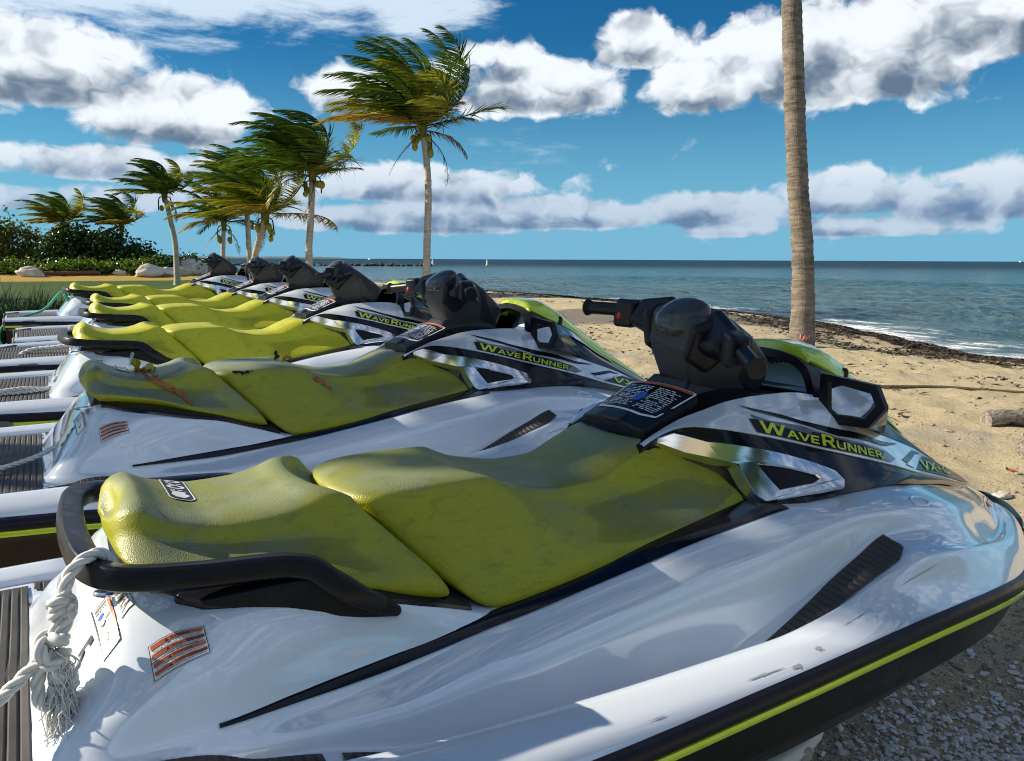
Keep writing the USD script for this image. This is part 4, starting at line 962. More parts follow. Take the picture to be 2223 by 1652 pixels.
def deck_labels(t, deck, seat, detail):
    WARN = [(.117, 2.56), (.191, 2.45), (.194, 2.76), (.118, 2.84)]
    f = quad_map(WARN, .0018)
    if detail >= 2: scuffs(deck, 4)
    lab = part('lift_warning_label', quad_box(f, 0, 0, 1, 1), MAT['sticker'], deck, False)
    if detail < 2:
        part('orange_band', cat([quad_box(f, .02, v, .98, v + .13, .0006) for v in (.02, .27, .52, .74)]), MAT['orange'], lab, False); return
    part('label_rim', cat([quad_box(f, -.015, -.02, 1.015, 0), quad_box(f, -.015, 1, 1.015, 1.02), quad_box(f, -.015, 0, 0, 1), quad_box(f, 1, 0, 1.015, 1), quad_box(f, 0, .485, 1, .505, .0006)]), MAT['ink'], lab, False)
    part('orange_band', cat([quad_box(f, .02, v, .98, v + .12, .0006) for v in (.02, .27, .53, .76)]), MAT['orange'], lab, False)
    tx = []
    for v, w in ((.03, 'WARNING'), (.28, 'AVERTISSEMENT'), (.54, 'WARNING'), (.77, 'AVERTISSEMENT')):
        tx.append(quad_text(f, w, .38, v + .015, .38 + .05 * len(w), v + .10, .0012))
        tx.append(trimesh.Trimesh(f(np.array([[.28, v + .1], [.35, v + .1], [.315, v + .01]]), .0012), [(0, 1, 2)], process=False))
    for v, w in ((.155, 'Do not use cleat or grips to lift PWC. PWC'), (.21, 'could fall, which could result in severe injury.'), (.41, 'Ne pas utiliser le taquet ou les poignees'), (.465, 'pour soulever. La chute peut blesser.'), (.67, 'Do not board PWC if operator is applying throttle.'), (.90, 'Ne pas embarquer si le pilote accelere.')):
        tx.append(quad_text(f, w, .05, v, .95, v + .04, .0012))
    part('label_print', cat(tx), MAT['ink'], lab, False)
    # labels on the stern face of the pedestal
    f = quad_map([(.100, 1.40), (.107, 2.12), (.088, 2.20), (.086, 1.50)], .0018)
    m = part('maker_label', quad_box(f, 0, 0, 1, 1), MAT['sticker'], deck, False); part('label_print', quad_text(f, 'YAMAHA', .06, .14, .94, .86, .0008), MAT['ink'], m, False)
    f = quad_map([(.079, 1.15), (.083, 2.36), (.058, 2.40), (.054, 1.15)], .0018)
    m = part('rider_warning_label', quad_box(f, 0, 0, 1, 1), MAT['sticker'], deck, False)
    part('orange_band', quad_box(f, 0, .0, 1, .13, .0006), MAT['orange'], m, False); part('black_band', quad_box(f, 0, .93, 1, 1, .0006), MAT['ink'], m, False)
    r = random.Random(8); tx = [quad_box(f, .08, .2 + .06 * k, .08 + r.uniform(.2, .28), .225 + .06 * k, .0008) for k in range(11)]
    tx += [quad_box(f, .55, .2 + .06 * k, .55 + r.uniform(.1, .2), .22 + .06 * k, .0008) for k in range(4)]
    disc = lambda cu, cv, a, b, k=0: trimesh.Trimesh(f(np.array([[cu, cv]] + [[cu + a * math.cos(q), cv + b * math.sin(q)] for q in np.linspace(0, 6.283, 17)]), .0008 + k), [(0, i, i + 1) for i in range(1, 17)], process=False)
    part('label_print', cat(tx), MAT['ink'], m, False)
    part('blue_symbol', disc(.46, .62, .06, .17), MAT['blue'], m, False); part('symbol', cat([disc(.66, .6, .05, .14), disc(.86, .6, .05, .14)]), MAT['ink'], m, False); part('symbol', cat([disc(.66, .6, .035, .10, .0006), disc(.86, .6, .035, .10, .0006)]), MAT['sticker'], m, False)
    f = quad_map([(.049, 1.74), (.051, 2.06), (.016, 2.14), (.012, 1.84)], .0018)
    part('hull_number', quad_text(f, '5', .1, .0, .9, 1.0), MAT['ink'], deck, False)
    # seat pictogram plate
    sv = np.array(PAR['pseat'].vertices); up_ = sv[(sv[:, 2] > 1.0) & (np.abs(sv[:, 1]) < .19)]; hz = LinearNDInterpolator(up_[:, :2], up_[:, 2])
    c = np.array([(.192, .125), (.192, -.028), (.236, -.028), (.236, .125)])
    def g(uv, o=0.0):
        u, v = uv[:, :1], uv[:, 1:2]; q = (c[0] * (1 - u) + c[1] * u) * (1 - v) + (c[3] * (1 - u) + c[2] * u) * v
        return np.column_stack([q, hz(q) + .0022 + o])
    rr = Polygon([(0, 0), (1, 0), (1, 1), (0, 1)]); plate = affinity.scale(affinity.scale(rr, .30, .09).buffer(.0), 1, 1)
    rd = affinity.affine_transform(Polygon([(0, 0), (3.4, 0), (3.4, 1), (0, 1)]).buffer(-.3).buffer(.3), [1 / 3.4, 0, 0, 1, 0, 0])
    def pl(poly, o): v, t_ = tri_poly(poly, .12); return trimesh.Trimesh(g(v, o), t_, process=False)
    p1 = part('seat_plate', pl(rd, 0), MAT['sticker'], seat, False)
    part('plate_field', pl(affinity.scale(rd, .96, .88), .0005), MAT['screen'] if False else MAT['ink'], p1, False)
    ov = lambda cu, cv, a, b: Polygon([(cu + a * math.cos(q), cv + b * math.sin(q)) for q in np.linspace(0, 6.283, 16)])
    part('pictogram', cat([pl(ov(.13, .5, .06, .32).difference(ov(.13, .5, .03, .15)), .001), pl(ov(.42, .5, .09, .36).difference(ov(.42, .5, .05, .2)), .001), pl(Polygon([(.62, .2), (.70, .25), (.8, .15), (.9, .3), (.93, .6), (.82, .85), (.72, .7), (.66, .8)]), .001)] + [pl(Polygon([(a, b), (a + .03, b), (a + .03, b + .2), (a, b + .2)]), .001) for a, b in ((.24, .2), (.29, .3), (.24, .6), (.56, .5), (.56, .2))]), MAT['sticker'], p1, False)
def build_ski(label, loc, rz=0.0, ry=0.0, rx=0.0, vin='seat_c', steer=0.0, roll=0.0, handle=True, torn=False, detail=2, group='jet skis parked side by side on the sand'):
    t = thing('jet_ski', label, 'jet ski', loc, rz, ry, rx, group)
    if 'deck' not in PAR:
        PAR['deck'] = deck_mesh(); PAR['hull'] = hull_mesh(); PAR['hood'] = hood_shell()
        PAR['rail'] = rail_loft([(0, .004), (.010, 0), (.014, -.008), (.015, -.02), (.012, -.029), (.006, -.031)])
        PAR['lime'] = rail_loft([(.006, -.031), (.013, -.032), (.015, -.040), (.012, -.047), (.002, -.051)])
    deck = part('deck', PAR['deck'], MAT['gel'], t, 50)
    part('hull', PAR['hull'], MAT['hull'], t, 40)
    rr = part('rub_rail', PAR['rail'], MAT['navy'], t, 40)
    part('lime_stripe', PAR['lime'], MAT['limepaint'], rr, 40)
    # bow bumper wrapped round the nose, standing proud of the deck
    P, N = rail_path(); sel = P[:, 0] > 2.6
    bp = P[sel] + N[sel] * .002 + np.array([0, 0, .012])
    w = np.clip((bp[:, 0] - 2.6) / .08, .25, 1)
    part('bow_bumper', sweep(bp, np.array([(-.022, -.018), (.012, -.022), (.016, .0), (.008, .016), (-.012, .02), (-.026, .008)]), scale=w), MAT['black'], t, 40)
    # corner pieces at the stern
    for s in (-1, 1):
        part('stern_corner', rhull([(-.47, s * .34, .75), (-.47, s * .34, .80), (-.47, s * .52, .72), (-.47, s * .52, .785), (-.18, s * .585, .74), (-.24, s * .565, .785), (-.36, s * .45, .806), (-.26, s * .59, .72)], .010), MAT['corner'], t)
    # belt line under the seats
    top = tab([(.194,.37,.829),(.31,.345,.831),(.44,.325,.834),(.577,.305,.840),(.73,.285,.848),(.9,.278,.866),(1.07,.275,.896),(1.23,.27,.922),(1.44,.262,.953)])
    for s in (1, -1):
        xs = np.linspace(.194, 1.44, 60); rows = []
        for x in xs:
            a, b = BELT(x), top(x); c = (a + b) / 2
            rows.append([(x, -(a[0] - .004), a[1] - .002), (x, -(a[0] + .004), a[1] + .001), (x, -(c[0] + .006), c[1] + .004), (x, -(b[0] + .004), b[1] + .004), (x, -(b[0] - .01), b[1] + .004)])
        m = grid(np.array(rows)); part('belt_trim', m if s > 0 else mirrored(m), MAT['gloss'], t)
    # mats: platform, foot wells, foot ramps
    pm = mat_ribs(-.45, -.035, lambda x: 0.0, lambda x: .425); pm = cat([pm, mirrored(pm)]); part('platform_mat', pm, MAT['matte'], t, 30)
    fm = mat_ribs(-.03, .34, lambda x: np.interp(x, [-.03, .02, .34], [.40, .375, .415]), lambda x: np.interp(x, [-.03, .34], [.44, .45]), m=4)
    wm = mat_ribs(.36, 1.12, lambda x: .415, lambda x: float(FLOOR(x)[0]) - .006, m=5)
    rm = mat_ribs(1.20, 1.655, lambda x: float(FOOT(x)[0]) + np.interp(x, [1.2, 1.45, 1.655], [.03, .004, -.004]), lambda x: float(FLOOR(x)[0]) - np.interp(x, [1.2, 1.6, 1.655], [0.002, .0, .028]), m=6, h=.005, lift=.004)
    for nm, m in (('rear_foot_mat', fm), ('foot_well_mat', wm), ('foot_ramp_mat', rm)):
        part(nm, m, MAT['matte'], t, 30); part(nm, mirrored(m), MAT['matte'], t, 30)
    # base under the passenger seat
    for s in (1, -1):
        xs = np.linspace(.13, .66, 30); rows = []
        for x in xs:
            e = EDGE(x); z2 = max(e[1] + .05, .93)
            rows.append([(x, -(e[0] + .004), e[1] - .003), (x, -(e[0] + .004), e[1] + .006), (x, -(e[0] - .035), e[1] + .022), (x, -(e[0] - .10), e[1] + .024)])
        m = grid(np.array(rows)); part('seat_base', m if s > 0 else mirrored(m), MAT['gloss'], t)
    part('seat_base_back', rhull([(.115, -.15, .985), (.115, .15, .985), (.2, -.2, .99), (.2, .2, .99), (.13, -.15, 1.02), (.13, .15, 1.02), (.3, .2, 1.0), (.3, -.2, 1.0)], .012), MAT['black'], t)
    ps = part('passenger_seat', PAR.setdefault('pseat', passenger_seat(3)) if not torn else passenger_seat(3), MAT[vin], t, 60)
    rs = part('rider_seat', PAR.setdefault('rseat', rider_seat(5)), MAT[vin], t, 60)
    if handle:
        half = [(.475,-.306,.925),(.44,-.306,.947),(.395,-.298,.980),(.36,-.286,1.008),(.32,-.275,1.016),(.20,-.268,1.024),(.115,-.262,1.033),(.078,-.248,1.038),(.055,-.21,1.042),(.045,-.16,1.045),(.04,-.09,1.046),(.038,-.03,1.046)]
        pts = smooth_path(half + [(x, -y, z) for x, y, z in half[::-1]], 110)
        sc = np.interp(np.abs(np.linspace(-1, 1, 110)), [0, .75, .9, 1], [1, 1, 1.05, .7])
        a = np.arange(16) / 16 * 2 * math.pi
        sec = np.column_stack([np.sign(np.cos(a)) * np.abs(np.cos(a)) ** .4 * .020, np.sign(np.sin(a)) * np.abs(np.sin(a)) ** .4 * .0185])
        gh = part('grab_handle', sweep(pts, sec, scale=sc), MAT['black'], t, 45)
        for s in (-1, 1):
            part('handle_foot', rhull([(.50, s * .302, .908), (.47, s * .296, .935), (.40, s * .296, .925), (.20, s * .272, .978), (.30, s * .275, .985), (.36, s * .285, .985), (.17, s * .25, .984)], .010), MAT['black'], gh)
    # tow eye at the stern
    part('tow_eye', tube([(.12, -.14, .985), (.075, -.15, .98), (.06, -.165, .985), (.075, -.18, .985), (.12, -.185, .985)], .005, 8, 24), MAT['chrome'], t)
    # hood
    hood = part('hood', PAR['hood'], MAT['gloss'], t, 35)
    tE = lambda x: hood_line(x)[1][4]
    if 'skin' not in PAR:
        lowt = lambda x: 0.004 if x > 1.30 else float(np.interp(x, [1.17, 1.30], [.002, .004]))
        PAR['skin'] = hood_skin(lowt, lambda x: max(tE(x) - .002, lowt(x) + .004), 1.175, 2.765, .004, n=80)
        # the bright triangular vent frame: outer wedge with the dark opening cut out
        outer = Polygon([(1.200,-.018),(1.238,-.009),(1.31,-.030),(1.413,-.041),(1.615,-.057),(1.623,-.075),(1.602,-.098),(1.537,-.123),(1.416,-.158),(1.405,-.147),(1.378,-.076),(1.345,-.068),(1.27,-.048)]).buffer(-.003).buffer(.004)
        hole = Polygon([(1.414,-.071),(1.48,-.074),(1.547,-.080),(1.557,-.091),(1.534,-.105),(1.448,-.132)])
        PAR['vent'] = smooth_prism(outer.buffer(.002).difference(hole.buffer(-.003)), .002, .007, .0025)
        PAR['venthole'] = hood_decal(hole.buffer(.003), .003)
        P_ = Polygon
        tops = np.linspace(1.2, 2.76, 120)
        area = P_([(x, .0) for x in tops] + [(x, tE(x) - .004) for x in tops[::-1]])
        dec = lambda pts, off: hood_decal((P_(pts) if not isinstance(pts, P_) else pts).buffer(0).intersection(area), off, .02)
        PAR['st'] = dec([(1.436,.089),(1.475,.081),(1.586,.072),(1.693,.0715),(1.85,.080),(2.001,.092),(1.874,.066),(1.683,.051),(1.602,.060),(1.566,.063),(1.462,.074)], .0058)
        PAR['gr'] = dec([(1.446,.060),(1.495,.052),(1.579,.057),(1.68,.047),(1.862,.049),(1.90,.030),(1.85,.010),(1.625,.012),(1.472,.011)], .0052)
        PAR['fw'] = cat([dec([(2.10,.080),(2.17,.076),(2.085,.061),(1.972,.026),(1.949,.035),(2.05,.067)], .0056),
                         dec([(2.02,.013),(2.18,.068),(2.30,.066),(2.56,.045),(2.73,.004),(2.45,.010)], .0056)])
        PAR['bar'] = dec([(2.098,.066),(2.165,.067),(2.005,.014),(1.958,.021)], .0064)
        PAR['txt'] = hood_text([('W', .031, .001, 1.0), ('AVE', .021, .003, 1.0), ('R', .031, .001, 1.0), ('UNNER', .021, 0, 1.0)], 1.447, .0125, .005, .0072, length=.372)
        PAR['txtbg'] = dec(P_([(1.437,.047),(1.440,.010),(1.602,.008),(1.815,.013),(1.848,.042),(1.647,.040),(1.644,.049),(1.602,.046),(1.599,.037),(1.501,.040),(1.497,.047)]), .0062)
        PAR['vx'] = hood_text([('VX-C', .029, 0, 1.0)], 2.085, .0200, .010, .0072, length=.33)
    for s in (1, -1):
        f = (lambda m: m) if s > 0 else mirrored
        hp = part('hood_panel', f(PAR['skin']), MAT['silver'], t, 30)
        part('black_stripe', f(PAR['st']), MAT['decal_black'], hp); part('grey_stripe', f(PAR['gr']), MAT['decal_grey'], hp)
        part('front_stripe', f(PAR['fw']), MAT['decal_black'], hp); part('silver_bar', f(PAR['bar']), MAT['silver'], hp)
        if s > 0:
            part('lettering_shadow', PAR['txtbg'], MAT['decal_black'], hp); part('lettering', PAR['txt'], MAT['decal_lime'], hp, False)
            part('model_lettering', PAR['vx'], MAT['decal_lime'], hp, False)
        v = part('side_vent', f(PAR['vent']), MAT['chrome'], t, 25)
        part('vent_opening', f(PAR['venthole']), MAT['black'], v)
    # glove box lid in front of the rider
    lid = []
    ls = np.linspace(0, 1, 12)
    def lidp(a, b, h): # a: rear to front, b: port to starboard (-1..1)
        x = 1.195 + .165 * a; w = .118 + .012 * a; z = np.interp(x, HX, [p[1] for p in HL['C']]) + .004 + h - .012 * b * b
        return np.array([x, -w * b, z])
    lid = rhull([lidp(a, b, h) for a in (0.04, .35, .7, .97) for b in (-.93, -.5, 0, .5, .93) for h in (0, .012)], .006)
    lb = part('glovebox_lid', lid, MAT['black'], t)
    part('lid_latch', rhull([lidp(.02, b, .016) for b in (-.2, .2)] + [lidp(.16, b, .020) for b in (-.2, .2)], .006), MAT['grey'], lb)
    def lid_poly(poly, h):
        v, f = tri_poly(poly, .08); a, b = v[:, 0], v[:, 1]
        return trimesh.Trimesh(np.column_stack([1.195 + .165 * a, -(.118 + .012 * a) * b, np.interp(1.195 + .165 * a, HX, [p[1] for p in HL['C']]) + .004 + h - .012 * b * b]), f, process=False)
    frame = Polygon([(.30, -.82), (.97, -.88), (.97, .88), (.34, .82), (.28, .5)]).buffer(.05)
    part('warning_outline', lid_poly(frame.difference(frame.buffer(-.045)), .0205), MAT['sticker'], lb)
    part('warning_sheet', lid_poly(frame.buffer(-.04), .0198), MAT['decal_black'], lb)
    part('warning_band', lid_poly(Polygon([(.95, -.8), (1.0, -.8), (1.0, .86), (.95, .86)]), .0212), MAT['orange'], lb)
    rnd = random.Random(4); lines = []
    for k in range(14):
        a = .36 + k * .04
        for b0, b1 in ((-.75, -.08), (.06, .72)):
            b = b0
            while b < b1:
                w = rnd.uniform(.05, .16); 
                if rnd.random() < .85: lines.append(Polygon([(a, b), (a + .016, b), (a + .016, min(b + w, b1)), (a, min(b + w, b1))]))
                b += w + .03
    part('warning_lines', cat([lid_poly(p, .0212) for p in lines]), MAT['sticker'], lb, False)
    part('warning_symbol', lid_poly(Polygon([(.62 + .11 * math.cos(q), -.1 + .14 * math.sin(q)) for q in np.linspace(0, 6.28, 24)]), .0220), MAT['blue'], lb)
    # cowl, visor and instruments
    VX_ = [1.755, 1.82, 1.9, 1.96, 2.09, 2.26, 2.41, 2.47]
    vc = tab(list(zip(VX_, [0]*8, [1.286, 1.283, 1.25, 1.21, 1.128, 1.016, .925, .888]))); ve = tab([(1.755,.13,1.24),(1.82,.145,1.208),(1.9,.14,1.175),(1.96,.132,1.146),(2.09,.105,1.062),(2.26,.07,.978),(2.41,.03,.908),(2.47,.006,.884)])
    xs = np.linspace(1.755, 2.47, 44); top_, side = [], []
    for x in xs:
        c, e = vc(x)[1], ve(x); 
        half = [(0, c), (.45 * e[0], c - .10 * (c - e[1])), (.78 * e[0], c - .34 * (c - e[1])), (.97 * e[0], c - .75 * (c - e[1])), (e[0], e[1])]
        under = [(e[0] - .006, e[1] - .008)]
        rowh = half + under
        full = [(x, o, z) for o, z in rowh[::-1]] + [(x, -o, z) for o, z in rowh[1:]]
        top_.append(full)
        E = HF['E'](x); k = min(1.0, (2.47 - x) / .1)
        sd = [(e[0] - .004, e[1] - .004), (e[0] + .35 * (E[0] - e[0]) + .014 * k, e[1] + .35 * (E[1] - e[1])), (e[0] + .75 * (E[0] - e[0]) + .012 * k, e[1] + .75 * (E[1] - e[1])), (E[0] - .004, E[1] - .004)]
        side.append([(x, -o, z) for o, z in sd])
    vis = grid(np.array(top_)); lip = rhull  # visor with a turned rear lip
    rear = np.array(top_[0]); back = rear.copy(); back[:, 0] += .03; back[:, 2] -= .02; back[:, 1] *= .9
    low_ = rear.copy(); low_[:, 0] -= .016; low_[:, 1] *= .93; low_[:, 2] -= .027; vis = cat([vis, grid(np.array([rear, rear + [-.010, 0, -.005], low_, back + [0, 0, -.012]]))])
    part('visor', vis, MAT['limepaint'], t, 35)
    sm = grid(np.array(side)); cow = part('cowl', cat([sm, mirrored(sm)]), MAT['gloss'], t, 40)
    sx = [i for i in range(len(xs)) if 1.86 < xs[i] < 2.2]
    gl = np.array([[np.array(side[i][0]) * (1 - q) + np.array(side[i][1]) * q + [0, -.004, .003] for q in np.linspace(.15, .95, 3)] for i in sx])
    gm = grid(gl); part('cowl_window', gm, MAT['screen'], cow); part('cowl_window', mirrored(gm), MAT['screen'], cow)
    arch = smooth_path([(1.725, .185, 1.145), (1.735, .165, 1.19), (1.745, .138, 1.215), (1.748, .09, 1.238), (1.75, 0, 1.248), (1.748, -.09, 1.238), (1.745, -.138, 1.215), (1.735, -.165, 1.19), (1.725, -.185, 1.145)], 40)
    ins = part('instrument_hood', sweep(arch, np.array([(-.011, -.03), (.011, -.03), (.011, .012), (-.011, .012)]), up0=(1, 0, 0)), MAT['black'], t, 35)
    part('instrument_back', rhull([(1.90, s * .13, z) for s in (-1, 1) for z in (1.12, 1.20)] + [(1.86, s * .15, 1.13) for s in (-1, 1)] + [(1.93, s * .09, 1.16) for s in (-1, 1)], .01), MAT['black'], ins)
    scr = [(1.805, .105, 1.146), (1.805, -.105, 1.146), (1.845, -.092, 1.222), (1.845, .092, 1.222)]
    part('display', rhull(scr, .006), MAT['screen'], ins)
    q = lambda a, b, o=.0075: np.array([1.805 + .04 * b, .1 * (1 - 2 * a), 1.146 + .076 * b]) + np.array([-.885, 0, .465]) * o
    part('display_panel', trimesh.Trimesh([q(.2, .12), q(.95, .12), q(.88, .75), (q(.5, .9)), q(.12, .75)], [(0, 1, 2), (0, 2, 3), (0, 3, 4)], process=False), MAT['lcd'], ins, False)
    part('display_ticks', cat([trimesh.Trimesh([q(a, b, .0085), q(a + .03, b, .0085), q(a + .03, b + .06, .0085), q(a, b + .06, .0085)], [(0, 1, 2), (0, 2, 3)], process=False) for a, b in [(.2 + .07 * k, .70 + .14 * math.sin((k + .5) / 9 * 3.1)) for k in range(9)]]), MAT['ink'], ins, False)
    # mirrors
    fo = Polygon([(.203,1.215),(.353,1.204),(.379,1.156),(.339,1.105),(.232,1.098),(.203,1.114)]).buffer(-.006).buffer(.010)
    gi = Polygon([(.221,1.200),(.343,1.186),(.358,1.158),(.332,1.123),(.244,1.119),(.226,1.129)]).buffer(-.004).buffer(.004)
    fr = trimesh.creation.extrude_polygon(fo.difference(gi), .014, engine='earcut')
    def mir(m, x): v = m.vertices.copy(); m = m.copy(); m.vertices = np.column_stack([x + v[:, 2], -v[:, 0], v[:, 1]]); m.fix_normals(); return m
    fr = mir(fr, 1.708)
    ex = np.array(fo.exterior.coords)[::3]
    hs = trimesh.convex.convex_hull(np.vstack([[(1.723, -a, b) for a, b in ex], [(1.80, -.24, 1.09), (1.80, -.24, 1.15), (1.80, -.32, 1.16), (1.90, -.245, 1.075), (1.90, -.25, 1.10), (1.8, -.33, 1.10), (1.95, -.225, 1.04)]]))
    gls = trimesh.creation.extrude_polygon(gi.buffer(.002), .003, engine='earcut'); gls = mir(gls, 1.7165)
    for s in (1, -1):
        f = (lambda m: m) if s > 0 else mirrored
        mh = part('side_mirror', f(hs), MAT['gloss'], t, 20); part('mirror_frame', f(fr), MAT['black'], mh, 30); part('mirror_pane', f(gls), MAT['mirror'], mh, 30)
    # steering column and handlebar
    R1 = np.array([[math.cos(steer), -math.sin(steer), 0], [math.sin(steer), math.cos(steer), 0], [0, 0, 1]])
    R2 = np.array([[1, 0, 0], [0, math.cos(roll), -math.sin(roll)], [0, math.sin(roll), math.cos(roll)]])
    def st(m):
        m = m.copy(); c = np.array([1.44, 0, 1.18]); m.vertices = (m.vertices - c + [0.035, 0, -.016]) @ (R1 @ R2).T + c; return m
    part('column_collar', rhull([(1.36, s * .075, 1.165) for s in (-1, 1)] + [(1.62, s * .06, 1.155) for s in (-1, 1)] + [(1.39, s * .06, 1.195) for s in (-1, 1)] + [(1.57, s * .05, 1.195) for s in (-1, 1)], .012), MAT['grey'], t)
    neck = cat([rhull([(1.40, s * .042, 1.185) for s in (-1, 1)] + [(1.54, s * .036, 1.18) for s in (-1, 1)] + [(1.352, s * .068, 1.31) for s in (-1, 1)] + [(1.49, s * .068, 1.31) for s in (-1, 1)], .026),
                rhull([(1.362, s * .066, 1.318) for s in (-1, 1)] + [(1.362, s * .06, 1.362) for s in (-1, 1)] + [(1.42, s * .050, 1.372) for s in (-1, 1)] + [(1.47, s * .068, 1.325) for s in (-1, 1)], .034)])
    col = part('steering_column', st(neck), MAT['neck'], t, 35)
    part('column_shroud', st(rhull([(1.42, s * .046, 1.384) for s in (-1, 1)] + [(1.46, s * .064, 1.360) for s in (-1, 1)] + [(1.51, s * .075, 1.325) for s in (-1, 1)] + [(1.60, s * .045, 1.255) for s in (-1, 1)] + [(1.575, s * .05, 1.20) for s in (-1, 1)] + [(1.50, s * .055, 1.24) for s in (-1, 1)], .022)), MAT['grey'], col, 30)
    # soft pad facing the rider
    pad = ico(1.0, sub=4); q = pad.vertices; pad.vertices = np.sign(q) * np.abs(q) ** .72; pad.vertices /= np.linalg.norm(pad.vertices, axis=1, keepdims=True) ** .55
    pad.vertices = pad.vertices * [.03, .080, .064]
    a = math.radians(56); ry_ = np.array([[math.cos(a), 0, math.sin(a)], [0, 1, 0], [-math.sin(a), 0, math.cos(a)]])
    pad.vertices = pad.vertices @ ry_.T + [1.366, .0, 1.378]
    part('handlebar_pad', st(pad), MAT['pad'], col, 60)
    # recess panels and screws on the column's rear face
    for s in (-1, 1):
        part('side_panel', st(rhull([(1.34, s * .082, 1.30), (1.34, s * .10, 1.36), (1.40, s * .108, 1.385), (1.43, s * .112, 1.33), (1.38, s * .09, 1.275)], .018)), MAT['black'], col)
        part('bar_clamp', st(rhull([(1.36, s * .085, 1.33), (1.40, s * .095, 1.39), (1.45, s * .095, 1.35), (1.35, s * .165, 1.338), (1.375, s * .17, 1.372), (1.41, s * .165, 1.345), (1.38, s * .13, 1.318)], .021)), MAT['black'], col)
        part('screw', st(ico(.006, (1.332, s * .055, 1.30))), MAT['ink'], col)
        bar = tube([(1.39, s * .12, 1.352), (1.365, s * .21, 1.352), (1.30, s * .345, 1.338)], .0125, 12, 20)
        part('handlebar_tube', st(bar), MAT['black'], col)
        g0, g1 = np.array([1.346, s * .25, 1.349]), np.array([1.30, s * .352, 1.337])
        gp = np.linspace(0, 1, 26)[:, None] * (g1 - g0) + g0
        gs = np.where(np.arange(26) > 21, 1.0 + (np.arange(26) - 21) * .13, 1.0) + .05 * (np.arange(26) % 2)
        gs[-1] = 1.2
        part('hand_grip', st(sweep(gp, circ(.0175, 14), scale=gs)), MAT['black'], col, 50)
        part('switch_housing', st(rhull([(1.348, s * .195, 1.322), (1.35, s * .195, 1.372), (1.385, s * .195, 1.372), (1.38, s * .195, 1.326), (1.332, s * .232, 1.318), (1.336, s * .232, 1.37), (1.366, s * .232, 1.368), (1.362, s * .232, 1.322)], .013)), MAT['black'], col)
        lev = [(1.39, s * .19, 1.335), (1.395, s * .24, 1.332), (1.375, s * .32, 1.322)] if s > 0 else [(1.385, s * .215, 1.33), (1.38, s * .25, 1.315), (1.36, s * .285, 1.308)]
        part('lever', st(tube(lev, .008, 8, 20)), MAT['black'], col)
    part('stop_button', st(rhull([(1.328, .222, 1.335), (1.330, .222, 1.341)], .0085)), MAT['red'], col)
    part('button_marks', st(cat([ico(.0028, (1.334, .204, 1.343), 1), ico(.0028, (1.336, .200, 1.336), 1), ico(.0035, (1.335, .203, 1.328), 1)])), MAT['sticker'], col)
    if 'eye' not in PAR:
        q = np.linspace(0, 2 * math.pi, 25); PAR['eye'] = sweep(deck_at(1.83 + .034 * np.cos(q), 4.75 + .17 * np.sin(q), .001), circ(.0035, 8))
    part('mounting_eye', PAR['eye'], MAT['gel'], deck, 60)
    if detail >= 1: deck_labels(t, deck, ps, detail)
    return t
# ------------------------------------------------------------------ the row of craft
SG = 'jet skis parked side by side in a row'
rad = math.radians
POSE = [((0, 1.5, 0), 0, 0), ((.05, 2.96, .05), rad(-.8), 0), ((.11, 4.42, .075), rad(-1.2), rad(-.4)), ((.28, 5.90, .10), rad(-.6), rad(-.6)), ((.38, 7.36, .10), 0, rad(-.5)), ((.29, 8.82, .15), rad(.5), 0)]
build_ski('nearest white and lime jet ski, knotted white rope on its grab handle', POSE[0][0], vin='seat_a', steer=rad(-5.8), roll=rad(7.5), group=SG)
s2 = build_ski('second jet ski from the camera, with torn seats and no grab handle', POSE[1][0], rz=POSE[1][1], vin='seat_b', steer=rad(3), handle=False, torn=True, group=SG)
s3 = build_ski('third jet ski from the camera, bright lime seat just behind the torn one', POSE[2][0], rz=POSE[2][1], ry=POSE[2][2], vin='seat_c', steer=rad(-20), detail=1, group=SG)
s5 = build_ski('fifth jet ski from the camera, bright lime seat second from the far end', POSE[4][0], rz=POSE[4][1], ry=POSE[4][2], vin='seat_c', steer=rad(-9), detail=0, group=SG)
for i, src, lab in ((3, s3, 'fourth jet ski from the camera, with a white rope bundle on its stern'), (5, s5, 'farthest jet ski at the end of the row, with a green rope on its handle')):
    copy_of(src, 'jet_ski', lab, 'jet ski', POSE[i][0], POSE[i][1], POSE[i][2], group=SG)

def to_world(pts, i):
    (x, y, z), rz, _ = POSE[i]; p = np.array(pts, float); c, s = math.cos(rz), math.sin(rz)
    return np.column_stack([x + p[:, 0] * c - p[:, 1] * s, y + p[:, 0] * s + p[:, 1] * c, z + p[:, 2]])

# tears in the second craft's seats
def seat_snap(m):
    v = np.array(m.vertices); k = (v[:, 1] < .10); v = v[k]; f = LinearNDInterpolator(v[:, [0, 2]], v[:, 1])
    return lambda xz: f(xz)
def tear(name, seat_path, m, pts, mat, label, lift=.003, jag=.004, seed=0):
    f = seat_snap(m); q_ = np.random.default_rng(seed + 50); b_ = np.array(Polygon(pts).exterior.segmentize(.006).coords)[:-1]; poly = Polygon(b_ + q_.normal(size=b_.shape) * .0022).buffer(.0)
    if poly.geom_type != 'Polygon': poly = max(poly.geoms, key=lambda g_: g_.area)
    v, t = tri_poly(poly, .015); r = np.random.default_rng(seed)
    y = f(v); ok = np.nan_to_num(y, nan=np.nanmean(y))
    n = meshkit.fbm(np.column_stack([v * 60, v[:, 0] * 0]), 2, seed) - .5
    part(name, trimesh.Trimesh(np.column_stack([v[:, 0], ok - lift - jag * np.abs(n), v[:, 1] + lift * .7 + jag * n]), t, process=False), MAT[mat], seat_path, False, label)
